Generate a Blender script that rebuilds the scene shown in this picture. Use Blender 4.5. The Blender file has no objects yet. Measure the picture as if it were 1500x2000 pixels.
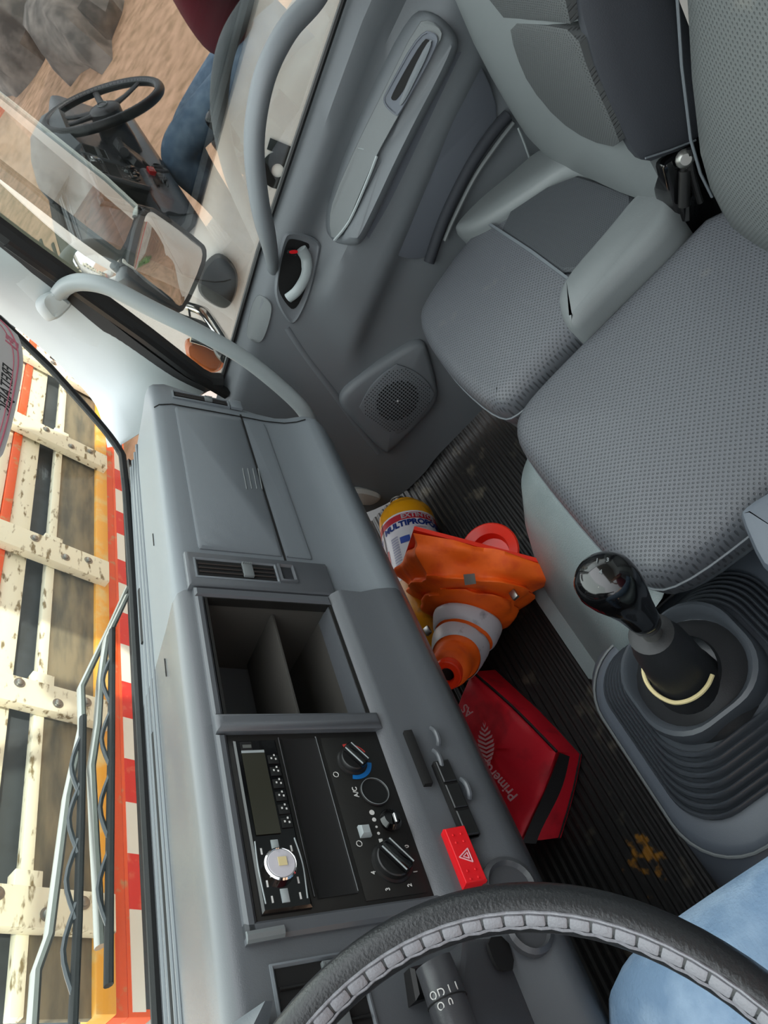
import bpy, bmesh, math, random
from mathutils import Vector, Matrix
random.seed(7)
C = bpy.context.scene.collection
S = bpy.context.scene
V = Vector
PI = math.pi

# ------------------------------------------------------------------ camera
F = 1387.0
def _n(v): return v.normalized()
_X = _n(V((190-750, -100-1000, F)))
_N = V((2500-750, 2100-1000, F)); _N = _n(_N - _X*(_N.dot(_X)))
_Y = (-_N).cross(_X)
CAM = V((-.3, 0, 1.25))
def w(a, b, c):                       # picture direction -> world direction
    v = V((a, b, c)); return V((v.dot(_X), v.dot(_Y), -v.dot(_N)))
def ray(x, y): return w(x-750, y-1000, F)
def at(x, y, ax, val):                # picture point -> point on an axis plane
    r = ray(x, y); return CAM + r*((val-CAM[ax])/r[ax])
def atp(x, y, p0, n):
    r = ray(x, y); return CAM + r*((V(p0)-CAM).dot(V(n))/r.dot(V(n)))
def atd(x, y, d): return CAM + ray(x, y)*(d/F)
cd = bpy.data.cameras.new('camera'); cam = bpy.data.objects.new('camera', cd); C.objects.link(cam)
cd.sensor_fit = 'VERTICAL'; cd.sensor_height = 36; cd.sensor_width = 27; cd.lens = 36*F/2000; cd.clip_start = .02
r_, u_, b_ = w(1, 0, 0), w(0, -1, 0), w(0, 0, -1)
cam.matrix_world = Matrix(((r_.x, u_.x, b_.x, CAM.x), (r_.y, u_.y, b_.y, CAM.y), (r_.z, u_.z, b_.z, CAM.z), (0, 0, 0, 1)))
S.camera = cam
# ------------------------------------------------------------------ light
S.view_settings.view_transform = 'Standard'; S.view_settings.look = 'None'
S.view_settings.gamma = 1; S.view_settings.use_curve_mapping = False
S.view_settings.exposure = .95
W = bpy.data.worlds.new('sky'); S.world = W; W.use_nodes = True
wt = W.node_tree; wb = wt.nodes['Background']
wb.inputs['Color'].default_value = (.90, .95, 1.0, 1); wb.inputs['Strength'].default_value = 1.0
_tc = wt.nodes.new('ShaderNodeTexCoord'); _dp = wt.nodes.new('ShaderNodeVectorMath'); _dp.operation = 'DOT_PRODUCT'
_dp.inputs[1].default_value = (.25, .80, .55); _cr = wt.nodes.new('ShaderNodeValToRGB')
_cr.color_ramp.elements[0].position = 0; _cr.color_ramp.elements[0].color = (.42, .45, .48, 1)      # sky dimmed behind the cab for contrast on the dash face
_cr.color_ramp.elements[1].position = 1; _cr.color_ramp.elements[1].color = (2.05, 2.14, 2.2, 1)      # sky brightened ahead, added to light the dash top
_mr = wt.nodes.new('ShaderNodeMapRange'); _mr.inputs['From Min'].default_value = -.6; _mr.inputs['From Max'].default_value = 1.0
wt.links.new(_tc.outputs['Generated'], _dp.inputs[0]); wt.links.new(_dp.outputs['Value'], _mr.inputs['Value'])
wt.links.new(_mr.outputs['Result'], _cr.inputs['Fac']); wt.links.new(_cr.outputs['Color'], wb.inputs['Color'])
sun = bpy.data.lights.new('sun', 'SUN'); sun.energy = 2.0; sun.angle = .02; sun.color = (1, .93, .82)
so = bpy.data.objects.new('sun', sun); C.objects.link(so)
so.rotation_euler = V((-.30, -.80, .50)).to_track_quat('Z', 'Y').to_euler()
so.location = (0, 0, 6)

# ------------------------------------------------------------------ materials
def lin(c):
    if isinstance(c, str):
        c = [int(c[i:i+2], 16)/255 for i in (0, 2, 4)]
        c = [x/12.92 if x < .04045 else ((x+.055)/1.055)**2.4 for x in c]
    return (c[0], c[1], c[2], 1)
def mat(name, col, rough=.5, metal=0, bump=0, scale=200, spec=.5, col2=None, mix_scale=20, lo=.45, hi=.6, coat=0, detail=4, emit=0, stretch=None):
    m = bpy.data.materials.new(name); m.use_nodes = True; t = m.node_tree; N = t.nodes; L = t.links
    p = N['Principled BSDF']; p.inputs['Base Color'].default_value = lin(col)
    p.inputs['Roughness'].default_value = rough; p.inputs['Metallic'].default_value = metal
    p.inputs['Specular IOR Level'].default_value = spec
    p.inputs['Coat Weight'].default_value = coat
    tc = N.new('ShaderNodeTexCoord')
    if bump:
        n = N.new('ShaderNodeTexNoise'); n.inputs['Scale'].default_value = scale; n.inputs['Detail'].default_value = 3
        L.new(tc.outputs['Object'], n.inputs['Vector'])
        b = N.new('ShaderNodeBump'); b.inputs['Strength'].default_value = bump; b.inputs['Distance'].default_value = .002
        L.new(n.outputs['Fac'], b.inputs['Height']); L.new(b.outputs['Normal'], p.inputs['Normal'])
    if col2:
        n2 = N.new('ShaderNodeTexNoise'); n2.inputs['Scale'].default_value = mix_scale; n2.inputs['Detail'].default_value = detail
        if stretch:
            mpp = N.new('ShaderNodeMapping'); mpp.inputs['Scale'].default_value = stretch; L.new(tc.outputs['Object'], mpp.inputs[0]); L.new(mpp.outputs[0], n2.inputs['Vector'])
        else: L.new(tc.outputs['Object'], n2.inputs['Vector'])
        cr = N.new('ShaderNodeValToRGB'); cr.color_ramp.elements[0].position = lo; cr.color_ramp.elements[1].position = hi
        cr.color_ramp.elements[0].color = lin(col); cr.color_ramp.elements[1].color = lin(col2)
        L.new(n2.outputs['Fac'], cr.inputs['Fac']); L.new(cr.outputs['Color'], p.inputs['Base Color'])
    return m
def perforated(name, col, axes='XY', sc=115, rough=.45, dark=.55, dirt=True, light=False):
    m = mat(name, col, rough); t = m.node_tree; N = t.nodes; L = t.links; p = N['Principled BSDF']
    tc = N['Texture Coordinate']; sp = N.new('ShaderNodeSeparateXYZ'); L.new(tc.outputs['Object'], sp.inputs[0])
    cb = N.new('ShaderNodeCombineXYZ'); L.new(sp.outputs[axes[0]], cb.inputs['X']); L.new(sp.outputs[axes[1]], cb.inputs['Y'])
    mp = N.new('ShaderNodeMapping'); mp.inputs['Rotation'].default_value = (0, 0, PI/4); L.new(cb.outputs[0], mp.inputs[0])
    vo = N.new('ShaderNodeTexVoronoi'); vo.voronoi_dimensions = '2D'; vo.inputs['Randomness'].default_value = 0; vo.inputs['Scale'].default_value = sc
    L.new(mp.outputs[0], vo.inputs['Vector'])
    cr = N.new('ShaderNodeValToRGB'); cr.color_ramp.elements[0].position = .17; cr.color_ramp.elements[1].position = .30
    L.new(vo.outputs['Distance'], cr.inputs['Fac'])
    mx = N.new('ShaderNodeMix'); mx.data_type = 'RGBA'; c = lin(col)
    mx.inputs['A'].default_value = (c[0]*dark, c[1]*dark, c[2]*dark, 1); mx.inputs['B'].default_value = c
    L.new(cr.outputs['Color'], mx.inputs['Factor'])
    out = mx.outputs['Result']
    if dirt:
        n2 = N.new('ShaderNodeTexNoise'); n2.inputs['Scale'].default_value = 9; n2.inputs['Detail'].default_value = 8
        L.new(tc.outputs['Object'], n2.inputs['Vector'])
        c2 = N.new('ShaderNodeValToRGB'); c2.color_ramp.elements[0].position = .66; c2.color_ramp.elements[1].position = .8
        c2.color_ramp.elements[1].color = (.45, .45, .45, 1)
        L.new(n2.outputs['Fac'], c2.inputs['Fac'])
        m2 = N.new('ShaderNodeMix'); m2.data_type = 'RGBA'; L.new(c2.outputs['Color'], m2.inputs['Factor'])
        L.new(out, m2.inputs['A']); m2.inputs['B'].default_value = lin('8f8a7e'); out = m2.outputs['Result']
    L.new(out, p.inputs['Base Color'])
    b = N.new('ShaderNodeBump'); b.inputs['Strength'].default_value = .6; b.inputs['Distance'].default_value = .001
    L.new(cr.outputs['Color'], b.inputs['Height']); L.new(b.outputs['Normal'], p.inputs['Normal'])
    return m
def glass(name, tint, refl, rough=0.0):
    m = bpy.data.materials.new(name); m.use_nodes = True; t = m.node_tree; N = t.nodes; L = t.links
    for n in list(N):
        if n.type == 'BSDF_PRINCIPLED': N.remove(n)
    o = N['Material Output']; a = N.new('ShaderNodeBsdfTransparent'); a.inputs[0].default_value = lin(tint)
    g = N.new('ShaderNodeBsdfGlossy'); g.inputs['Roughness'].default_value = rough
    mx = N.new('ShaderNodeMixShader'); mx.inputs[0].default_value = refl
    L.new(a.outputs[0], mx.inputs[1]); L.new(g.outputs[0], mx.inputs[2]); L.new(mx.outputs[0], o.inputs['Surface'])
    return m
M = {}
M['dash'] = mat('dash plastic', '6c7277', .42, bump=.12, scale=900)
M['dashmid'] = mat('dash centre plastic', '56595d', .27, bump=.1, scale=900)
M['dashdk'] = mat('dash lower plastic', '434447', .28, bump=.08, scale=900)
M['door'] = mat('door trim plastic', '6b7074', .5, bump=.12, scale=900)
M['doordk'] = mat('door cloth insert', '62676f', .7, bump=.15, scale=1200)
M['pillar'] = mat('pillar trim', 'a3abab', .5, bump=.05, scale=600)
M['silver'] = mat('silver grey bar', '9ba3a4', .38, bump=.05, scale=500)
M['black'] = mat('black plastic', '161616', .35)
M['blackm'] = mat('matt black rubber', '121314', .75, bump=.1, scale=500)
M['gloss'] = mat('gloss black', '070708', .12, coat=.5)
M['bin'] = mat('bin lining', '45433f', .5, bump=.05, scale=800)
M['panel'] = mat('centre panel black', '1d1c1a', .38, bump=.05, scale=800)
M['dark'] = mat('dark slot', '060606', .8)
M['perfS'] = perforated('perforated seat leather', '585b60', 'XY', 165, .42)
M['perfB'] = perforated('perforated backrest leather', '5a5e5e', 'XZ', 165, .5)
M['meshS'] = perforated('seat mesh insert', '3b3f43', 'XY', 230, .65, .5)
M['meshB'] = perforated('backrest mesh insert', '46494a', 'XZ', 230, .65, .5, dirt=False)
M['leather'] = mat('plain grey leather', '656b70', .42, bump=.12, scale=500)
M['bolster'] = mat('bolster leather', '6c7172', .45, bump=.1, scale=500)
M['navy'] = mat('navy seat side cloth', '2f3238', .75, bump=.2, scale=700)
M['hump'] = mat('engine cover vinyl', '7f8a8b', .33, bump=.5, scale=420, col2='737e7f', mix_scale=6)
M['console'] = mat('console plastic', '555c65', .45, bump=.08, scale=900)
M['boot'] = mat('rubber gaiter', '474c52', .34, bump=.04, scale=600)
M['boot2'] = mat('dark rubber gaiter', '252628', .5, bump=.1, scale=500)
M['mat'] = mat('ribbed floor rubber', '1b1b1b', .5, bump=.3, scale=300, col2='6a6456', mix_scale=14, lo=.61, hi=.80, detail=12)
_m = M['mat']; _t = _m.node_tree; _p = _t.nodes['Principled BSDF']; _src = _p.inputs['Base Color'].links[0].from_socket
_g = _t.nodes.new('ShaderNodeNewGeometry'); _d = _t.nodes.new('ShaderNodeVectorMath'); _d.operation = 'DISTANCE'; _d.inputs[1].default_value = (.115, .447, 0)
_nz = _t.nodes.new('ShaderNodeTexNoise'); _nz.inputs['Scale'].default_value = 45; _nz.inputs['Detail'].default_value = 6
_ma = _t.nodes.new('ShaderNodeMath'); _ma.operation = 'MULTIPLY_ADD'; _ma.inputs[1].default_value = .22; _ma.use_clamp = False
_t.links.new(_g.outputs['Position'], _d.inputs[0]); _t.links.new(_g.outputs['Position'], _nz.inputs['Vector'])
_t.links.new(_nz.outputs['Fac'], _ma.inputs[0]); _t.links.new(_d.outputs['Value'], _ma.inputs[2])
_c = _t.nodes.new('ShaderNodeValToRGB'); _c.color_ramp.elements[0].position = .105; _c.color_ramp.elements[0].color = (1, 1, 1, 1); _c.color_ramp.elements[1].position = .13; _c.color_ramp.elements[1].color = (0, 0, 0, 1)
_t.links.new(_ma.outputs[0], _c.inputs['Fac']); _mx = _t.nodes.new('ShaderNodeMix'); _mx.data_type = 'RGBA'; _mx.inputs['B'].default_value = lin('9a6a1c')
_t.links.new(_c.outputs['Color'], _mx.inputs['Factor']); _t.links.new(_src, _mx.inputs['A']); _t.links.new(_mx.outputs['Result'], _p.inputs['Base Color'])
M['metal'] = mat('worn steel', '9a9a96', .35, metal=.9)
M['chrome'] = mat('chrome', 'dddddd', .08, metal=1)
M['yellow'] = mat('yellow paint', 'e09a0a', .3, col2='a87a10', mix_scale=18, lo=.62, hi=.7)
M['label'] = mat('label paper', 'd6d3da', .4)
M['red'] = mat('red ink', 'b01028', .4)
M['blue'] = mat('blue ink', '1c3f9c', .4)
M['orange'] = mat('orange cloth', 'ff6a10', .6, bump=.6, scale=45, col2='e8500c', mix_scale=25, lo=.5, hi=.75)
M['orangep'] = mat('orange plastic', 'ff3a12', .3)
M['redor'] = mat('red orange plastic', 'e83420', .3)
M['reflect'] = mat('reflective band', 'c8c6cc', .4, col2='8d8a92', mix_scale=40, lo=.6, hi=.75)
M['bag'] = mat('red bag nylon', 'e01a30', .55, bump=.3, scale=45, col2='9c1020', mix_scale=18, lo=.52, hi=.8)
M['print'] = mat('pink white print', 'e0a8ae', .5)
M['zip'] = mat('zip tape', '151517', .6, bump=.3, scale=900)
M['whiteink'] = mat('white ink', 'd0d0cc', .4)
M['hazard'] = mat('hazard red', 'd9121c', .3)
M['bluek'] = mat('dial blue', '0f6ab0', .4)
M['redk'] = mat('dial red', 'c23a34', .4)
M['screen'] = mat('display', '35352c', .15)
M['jeans'] = mat('light blue denim', '6f8aa6', .8, bump=.5, scale=300, col2='8ea6be', mix_scale=22, lo=.4, hi=.65)
M['shirt'] = mat('dark red shirt', '6e0f22', .8, bump=.2, scale=300)
M['skin'] = mat('skin', 'b07a5c', .5)
M['hair'] = mat('hair', '17110d', .6)
M['shoe'] = mat('shoe', '2a2320', .6)
M['wheel'] = mat('wheel leather', '212325', .33, bump=.25, scale=420)
M['stitch'] = mat('stitch leather', '77787d', .45, bump=.3, scale=500)
M['white'] = mat('white truck paint', 'e4e1de', .35, col2='d8d0c8', mix_scale=2, lo=.5, hi=.7)
M['tglass'] = mat('tinted side glass', '0d0f10', .06, coat=.3)
M['gglass'] = mat('green tinted glass', '59665c', .08, coat=.3)
M['plank'] = mat('peeling white boards', 'f4efd8', .7, bump=.6, scale=40, col2='8a7a58', mix_scale=26, lo=.57, hi=.66, detail=15, stretch=(.35, 1, 1))
M['plankd'] = mat('grey bare boards', '8c8068', .8, bump=.6, scale=30, col2='5d594e', mix_scale=9, lo=.38, hi=.66, detail=14, stretch=(.3, 1, 1.4))
M['slate'] = mat('dark slate panel', '4a4f55', .8, bump=.3, scale=30, col2='3a3d40', mix_scale=6, lo=.4, hi=.7)
M['railo'] = mat('orange rail paint', 'ee5a24', .55, col2='c98c60', mix_scale=12, lo=.58, hi=.68)
M['raily'] = mat('yellow ochre rail paint', 'f2ab3e', .55, col2='e8c884', mix_scale=8, lo=.5, hi=.7)
M['stripr'] = mat('red reflective tape', 'e02a20', .35, col2='e86a50', mix_scale=14, lo=.55, hi=.7)
M['stripw'] = mat('white reflective tape', 'ece9e0', .35)
M['dirt'] = mat('dry dirt ground', 'c9a184', .95, bump=.8, scale=12, col2='9c7c5e', mix_scale=5, lo=.35, hi=.7, detail=12)
M['leaf'] = mat('green leaves', '5f8f2a', .7, col2='8fae4a', mix_scale=9, lo=.4, hi=.7)
M['mirror'] = mat('mirror glass', 'f4f4f4', .01, metal=1)
M['lens'] = mat('orange lens', 'd0703a', .2)
M['paintw'] = mat('cab body paint', 'c9c9c4', .4)
M['decal'] = mat('decal paper', 'd5d0d0', .5)
M['decalr'] = mat('decal pink', 'c8667a', .5)
M['cord'] = mat('pale cord', 'd8c896', .7)
M['concrete'] = mat('wall render', 'd9d4cc', .8, col2='c4beb4', mix_scale=3)
M['winglass'] = glass('window glass', 'f2f6f4', .22)
M['screenglass'] = glass('windscreen glass', 'f4f8f5', .05)

# ------------------------------------------------------------------ mesh helpers
def link(name, verts, faces, m, parent=None, smooth=True):
    me = bpy.data.meshes.new(name); me.from_pydata([tuple(v) for v in verts], [], faces); me.update()
    bm = bmesh.new(); bm.from_mesh(me); bmesh.ops.recalc_face_normals(bm, faces=bm.faces); bm.to_mesh(me); bm.free()
    me.materials.append(M[m] if isinstance(m, str) else m)
    for p in me.polygons: p.use_smooth = smooth
    if smooth: me.set_sharp_from_angle(angle=math.radians(38))
    o = bpy.data.objects.new(name, me); C.objects.link(o)
    if parent: o.parent = parent
    return o
def tag(o, label=None, cat=None, group=None, kind=None):
    if label: o['label'] = label
    if cat: o['category'] = cat
    if group: o['group'] = group
    if kind: o['kind'] = kind
    return o
def empty(name, loc, label, cat, group=None):
    # children are given in world space; the empty sits at the base of the thing
    o = bpy.data.objects.new(name, None); C.objects.link(o); o.location = loc; o.empty_display_size = .05
    return tag(o, label, cat, group)
def fix(root):                        # keep children in place under a moved empty
    for ch in root.children:
        ch.matrix_parent_inverse = Matrix.Translation(-V(root.location))
class MB:
    def __init__(s): s.v = []; s.f = []
    def add(s, vs, fs):
        k = len(s.v); s.v += [V(q) for q in vs]; s.f += [tuple(i+k for i in f) for f in fs]; return s
    def grid(s, rings, closed=True, cap0=False, cap1=False):
        n = len(rings[0]); vs = [q for r in rings for q in r]; fs = []
        for i in range(len(rings)-1):
            for j in range(n if closed else n-1):
                a = i*n+j; b = i*n+(j+1) % n; fs.append((a, b, b+n, a+n))
        if cap0: fs.append(tuple(range(n))[::-1])
        if cap1: fs.append(tuple((len(rings)-1)*n+j for j in range(n)))
        return s.add(vs, fs)
    def box(s, c, d, mtx=None, bev=.1):
        c = V(c); d = V(d)/2; k = min(d)*bev*2
        bm = bmesh.new(); bmesh.ops.create_cube(bm, size=1)
        for v in bm.verts: v.co = V((v.co.x*2*d.x, v.co.y*2*d.y, v.co.z*2*d.z))
        if bev: bmesh.ops.bevel(bm, geom=list(bm.edges), offset=k, segments=2, profile=.5, affect='EDGES')
        bm.verts.ensure_lookup_table()
        vs = [(mtx @ v.co if mtx else v.co) + c for v in bm.verts]; fs = [[v.index for v in f.verts] for f in bm.faces]
        bm.free(); return s.add(vs, fs)
    def build(s, name, m, parent=None, smooth=True): return link(name, s.v, s.f, m, parent, smooth)
def spline(pts, n=8, closed=False):
    P = [V(p) for p in pts]; out = []; k = len(P)
    for i in range(k if closed else k-1):
        p0 = P[(i-1) % k] if closed or i > 0 else P[0]; p1 = P[i]; p2 = P[(i+1) % k]
        p3 = P[(i+2) % k] if closed or i+2 < k else P[-1]
        for j in range(n):
            t = j/n
            out.append(.5*((2*p1)+(p2-p0)*t+(2*p0-5*p1+4*p2-p3)*t*t+(3*p1-p0-3*p2+p3)*t**3))
    if not closed: out.append(P[-1])
    return out
def chaikin(pts, it=2, closed=True):
    P = [V(p) for p in pts]
    for _ in range(it):
        Q = []
        n = len(P)
        for i in range(n if closed else n-1):
            a, b = P[i], P[(i+1) % n]; Q += [a*.75+b*.25, a*.25+b*.75]
        P = Q if closed else [P[0]]+Q+[P[-1]]
    return P
def tube_rings(pts, rad, n=12, up=None, flat=1.0):
    P = [V(p) for p in pts]; R = rad if isinstance(rad, (list, tuple)) else [rad]*len(P)
    if len(R) != len(P): R = [R[0]+(R[-1]-R[0])*i/(len(P)-1) for i in range(len(P))]
    rings = []; t = (P[1]-P[0]).normalized(); a = V(up) if up else (V((0, 0, 1)) if abs(t.z) < .9 else V((1, 0, 0)))
    u = (a - t*a.dot(t)).normalized()
    for i, p in enumerate(P):
        t = (P[min(i+1, len(P)-1)]-P[max(i-1, 0)]).normalized(); u = (u - t*u.dot(t)).normalized(); x = t.cross(u)
        rings.append([p + (u*math.cos(2*PI*k/n)*flat + x*math.sin(2*PI*k/n))*R[i] for k in range(n)])
    return rings
def tube(name, pts, rad, m, parent=None, n=12, up=None, flat=1.0):
    return MB().grid(tube_rings(pts, rad, n, up, flat), True, True, True).build(name, m, parent)
def basis(n):
    n = V(n).normalized(); a = V((0, 0, 1)) if abs(n.z) < .9 else V((0, 1, 0)); u = a.cross(n).normalized(); return u, n.cross(u), n
def inset_ring(P2, d):
    n = len(P2); out = []
    for i in range(n):
        a, b, c = P2[i-1], P2[i], P2[(i+1) % n]
        e1 = (b-a); e2 = (c-b)
        if e1.length < 1e-9: e1 = e2
        if e2.length < 1e-9: e2 = e1
        e1 = e1.normalized(); e2 = e2.normalized(); n1 = V((-e1.y, e1.x)); n2 = V((-e2.y, e2.x)); nn = (n1+n2)
        if nn.length < 1e-6: nn = n1
        nn = nn.normalized(); k = max(.5, nn.dot(n1)); out.append(b+nn*d/k)
    return out
def pad_mb(pts, n, prof, crown=None, mb=None, back=True):
    """closed outline pts in 3D, normal n, prof=[(inset,height)...]; crown=(height,steps) domes the middle"""
    mb = mb or MB(); pts = [V(p) for p in pts]; u, v, n = basis(n); o = sum(pts, V((0, 0, 0)))/len(pts)
    P2 = [V(((p-o).dot(u), (p-o).dot(v))) for p in pts]; hh = [(p-o).dot(n) for p in pts]
    ar = sum(P2[i-1].x*P2[i].y-P2[i].x*P2[i-1].y for i in range(len(P2)))
    if ar < 0: P2.reverse(); hh.reverse()
    rings = []
    for ins, h in prof:
        Q = inset_ring(P2, ins) if abs(ins) > 1e-9 else P2
        rings.append([o+u*q.x+v*q.y+n*(h+hh[i]) for i, q in enumerate(Q)])
    if crown:
        ch, st = crown; last = rings[-1]; c = sum(last, V((0, 0, 0)))/len(last)
        for k in range(1, st+1):
            s = 1-k/(st+.6); rings.append([c+(q-c)*s+n*ch*(1-s*s) for q in last])
    mb.grid(rings, True, back, True); return mb
def pad(name, pts, n, prof, m, parent=None, crown=None, smooth=True):
    return pad_mb(pts, n, prof, crown).build(name, m, parent, smooth)
def lathe(name, prof, p0, axis, m, parent=None, n=32, a0=0, a1=2*PI):
    """prof=[(radius, height)]"""
    u, v, ax = basis(axis); p0 = V(p0); full = abs(a1-a0-2*PI) < 1e-6
    rings = []
    for r, h in prof: rings.append([p0+ax*h+(u*math.cos(a0+(a1-a0)*k/(n if full else n-1))+v*math.sin(a0+(a1-a0)*k/(n if full else n-1)))*max(r, 1e-5) for k in range(n)])
    return MB().grid(rings, full, full, full).build(name, m, parent)
def text(s, size, p, right, up, m, parent=None, name='lettering', depth=.0004, mirror=False, bold=0, shear=0, align='CENTER'):
    c = bpy.data.curves.new('t', 'FONT'); c.body = s; c.size = size; c.extrude = depth; c.align_x = align; c.align_y = 'CENTER'; c.offset = bold; c.shear = shear
    o = bpy.data.objects.new('t', c); C.objects.link(o)
    dg = bpy.context.evaluated_depsgraph_get(); me = bpy.data.meshes.new_from_object(o.evaluated_get(dg))
    bpy.data.objects.remove(o); R = V(right).normalized(); U = V(up).normalized(); Nn = R.cross(U)
    if mirror: R = -R
    for vv in me.vertices: vv.co = V(p)+R*vv.co.x+U*vv.co.y+Nn*vv.co.z
    me.materials.clear(); me.materials.append(M[m]); me.name = name
    q = bpy.data.objects.new(name, me); C.objects.link(q)
    if parent: q.parent = parent
    return q

# ================================================================== SETTING OUTSIDE
def struct(o): o['kind'] = 'structure'; return o
g = MB(); nx = 60; rr = random.Random(3)
rings = []
for i in range(nx+1):
    rings.append([V((-60+100*j/nx, -40+80*i/nx, -1.15+.03*math.sin(j*1.7)*math.cos(i*1.3)+rr.uniform(-.01, .01))) for j in range(nx+1)])
g.grid(rings, False); o = g.build('ground', 'dirt'); struct(o); o.name = 'floor_outside'

# ------------------------------------------------------------------ stake truck body in front
YS = 3.0
st = empty('stake_truck_body', (3.2, YS, -1.1), 'old truck stake body of peeling white boards with orange rails, seen through the windscreen', 'truck body')
def rail(name, z0, z1, m, y=YS, d=.05, x0=.98, x1=9): return MB().box(((x0+x1)/2, y+d/2, (z0+z1)/2), (x1-x0, d, z1-z0), bev=.08).build(name, m, st)
rail('bumper_rail', -.775, -.655, 'railo', d=.08)
rail('lower_rail', -.655, -.585, 'railo', d=.12)
rail('lower_rail', -.585, -.49, 'raily', y=YS-.03, d=.12)
for z0, z1, m in ((-.49, -.205, 'plankd'), (-.03, .105, 'plank'), (.175, .31, 'plank'), (.42, .55, 'plank'), (.66, .79, 'plank'), (.9, 1.03, 'plank'), (1.14, 1.27, 'plank')): rail('board', z0, z1, m, d=.03)
rail('edge_batten', -.205, -.15, 'plank', y=YS-.02, d=.05)
rail('rail', .112, .170, 'railo', y=YS-.02, d=.05)
rail('rear_panel', -.2, 1.3, 'slate', y=YS+.07, d=.02)
i = 0
tx = []
xs = [5.169, 4.868, 4.561, 4.271, 3.961, 3.705, 3.41, 3.115, 2.804, 2.532, 2.251, 1.983, 1.701, 1.427, 1.0]
for a, b in zip(xs, xs[1:]):
    red = i % 2 == 0; i += 1
    MB().box(((a+b)/2, YS-.002, -.705), (abs(a-b), .004, .062), bev=0).build('reflective_tape', 'stripr' if red else 'stripw', st)
x = 5.169
while x < 8.5:
    red = not (int((x-5.169)/.3) % 2 == 0); MB().box((x+.15, YS-.002, -.705), (.3, .004, .062), bev=0).build('reflective_tape', 'stripr' if red else 'stripw', st); x += .3
for bx, ww in ((1.36, .17), (2.46, .17), (3.67, .21), (5.06, .2), (6.27, .22), (7.6, .2)):
    b = MB().box((bx, YS-.055, .42), (ww, .06, 1.95), bev=.08).build('post', 'plank', st)
    for q, (dx, z) in enumerate(((-.03, .33), (.04, -.03), (-.03, -.24), (.03, -.40))):
        lathe('bolt', [(.030, 0), (.030, .004), (.018, .005), (.018, .014), (.012, .018), (0, .018)], (bx+dx, YS-.085, z), (0, -1, 0), 'metal', b, n=16)
    MB().box((bx+.08, YS-.04, -.16), (.16, .07, .12), bev=.05).build('bracket', 'plank', st)
MB().box((4.5, YS+1.2, -.72), (7, 2.4, .1)).build('deck_frame', 'slate', st)
for x in (2.4, 6.6): lathe('wheel', [(.0, -.12), (.40, -.12), (.45, -.08), (.45, .08), (.40, .12), (.22, .12), (.2, .06), (0, .06)], (x, YS+1.0, -.72), (1, 0, 0), 'blackm', st, n=28)
fix(st)
rk = chaikin([(.2, 2.6), (.9, 2.4), (1.5, 3.2), (1.2, 4.2), (.3, 4.4), (-.1, 3.4)], 2)
o = pad('boulder', [(p[0], p[1], -1.15) for p in [(q.x, q.y) for q in [V((a.x, a.y)) for a in [V((v[0], v[1])) for v in rk]]]], (0, 0, 1), [(0, 0), (.03, .15), (.12, .3)], 'concrete', crown=(.08, 4))
tag(o, 'pale grey stone lying on the dirt beyond the stake truck corner', 'stone')

# ------------------------------------------------------------------ neighbouring truck
XN = 2.3
nt = empty('neighbour_truck', (3.3, 0, -1.15), 'white truck cab parked beside ours, seen through the passenger window', 'truck')
def line(y): return .64+(.444-y)*.366
body = [(-1.5, -.75), (1.15, -.75), (1.15, -.1), (1.08, .35), (.95, .58), (.82, .75), (.60, .66), (.46, .645)]
pts = [(XN, y, z) for y, z in body]+[(XN, -.2, line(-.2)), (XN, -.8, line(-.8)), (XN, -1.5, line(-1.5))]
pad('cab_side', pts, (-1, 0, 0), [(0, -1.8), (0, 0), (.02, .02)], 'white', nt, smooth=True)
fr = [(.93, .62), (.60, 1.62), (-1.5, 1.66), (-1.5, 1.28)]
pad('side_glass', [(XN+.02, -1.45, line(-1.5)+.02), (XN+.02, -.2, line(-.2)+.02), (XN+.02, .45, line(.444)+.02), (XN+.02, .66, .70), (XN+.02, .66, .9), (XN+.02, .60, 1.5), (XN+.02, -1.45, 1.5)], (-1, 0, 0), [(0, 0), (0, .006)], 'tglass', nt, smooth=False)
pad('windscreen', [(XN+.03, .70, .72), (XN+.03, .93, .80), (XN+.03, .86, 1.5), (XN+.03, .62, 1.5)], (-1, 0, 0), [(0, 0), (0, .01)], 'gglass', nt, smooth=False)
seal = [(XN-.025, -1.5, line(-1.5)+.012), (XN-.025, -.2, line(-.2)+.012), (XN-.025, .44, line(.44)+.012), (XN-.025, .60, .672), (XN-.025, .70, .73)]
tube('window_seal', seal, .018, 'blackm', nt, n=8)
tube('window_pillar', spline([(XN-.01, .70, .73), (XN-.01, .71, .9), (XN-.01, .66, 1.2), (XN-.01, .58, 1.55)], 5), .03, 'white', nt, n=10)
tube('windscreen_pillar', spline([(XN-.01, .84, .76), (XN-.01, .88, .9), (XN-.01, .86, 1.1), (XN-.01, .80, 1.55)], 5), .02, 'white', nt, n=10)
pad('roof', [(XN, -1.5, 1.5), (XN, .8, 1.5), (XN+1.8, .8, 1.5), (XN+1.8, -1.5, 1.5)], (0, 0, 1), [(0, 0), (0, .1), (.08, .18)], 'white', nt)
hp = [(430, 490), (462, 520), (465, 560), (448, 600), (425, 600), (385, 572), (388, 535), (405, 505)]
pad('dark_lozenge', chaikin([at(x, y, 0, XN-.03) for x, y in hp], 2), (-1, 0, 0), [(0, 0), (0, .01), (.008, .025)], 'black', nt, crown=(.006, 3))  # dark rounded lozenge standing proud of the white cab side
text('OI', .125, at(548, 325, 0, XN-.024), (0, -.94, .34), (0, .34, .94), 'black', nt, bold=.012)
lm = at(190, 515, 0, XN+.02)
lathe('corner_lamp', [(.0, .03), (.05, .028), (.075, .015), (.08, 0)], lm, (-1, .4, 0), 'chrome', nt, n=24)
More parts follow.
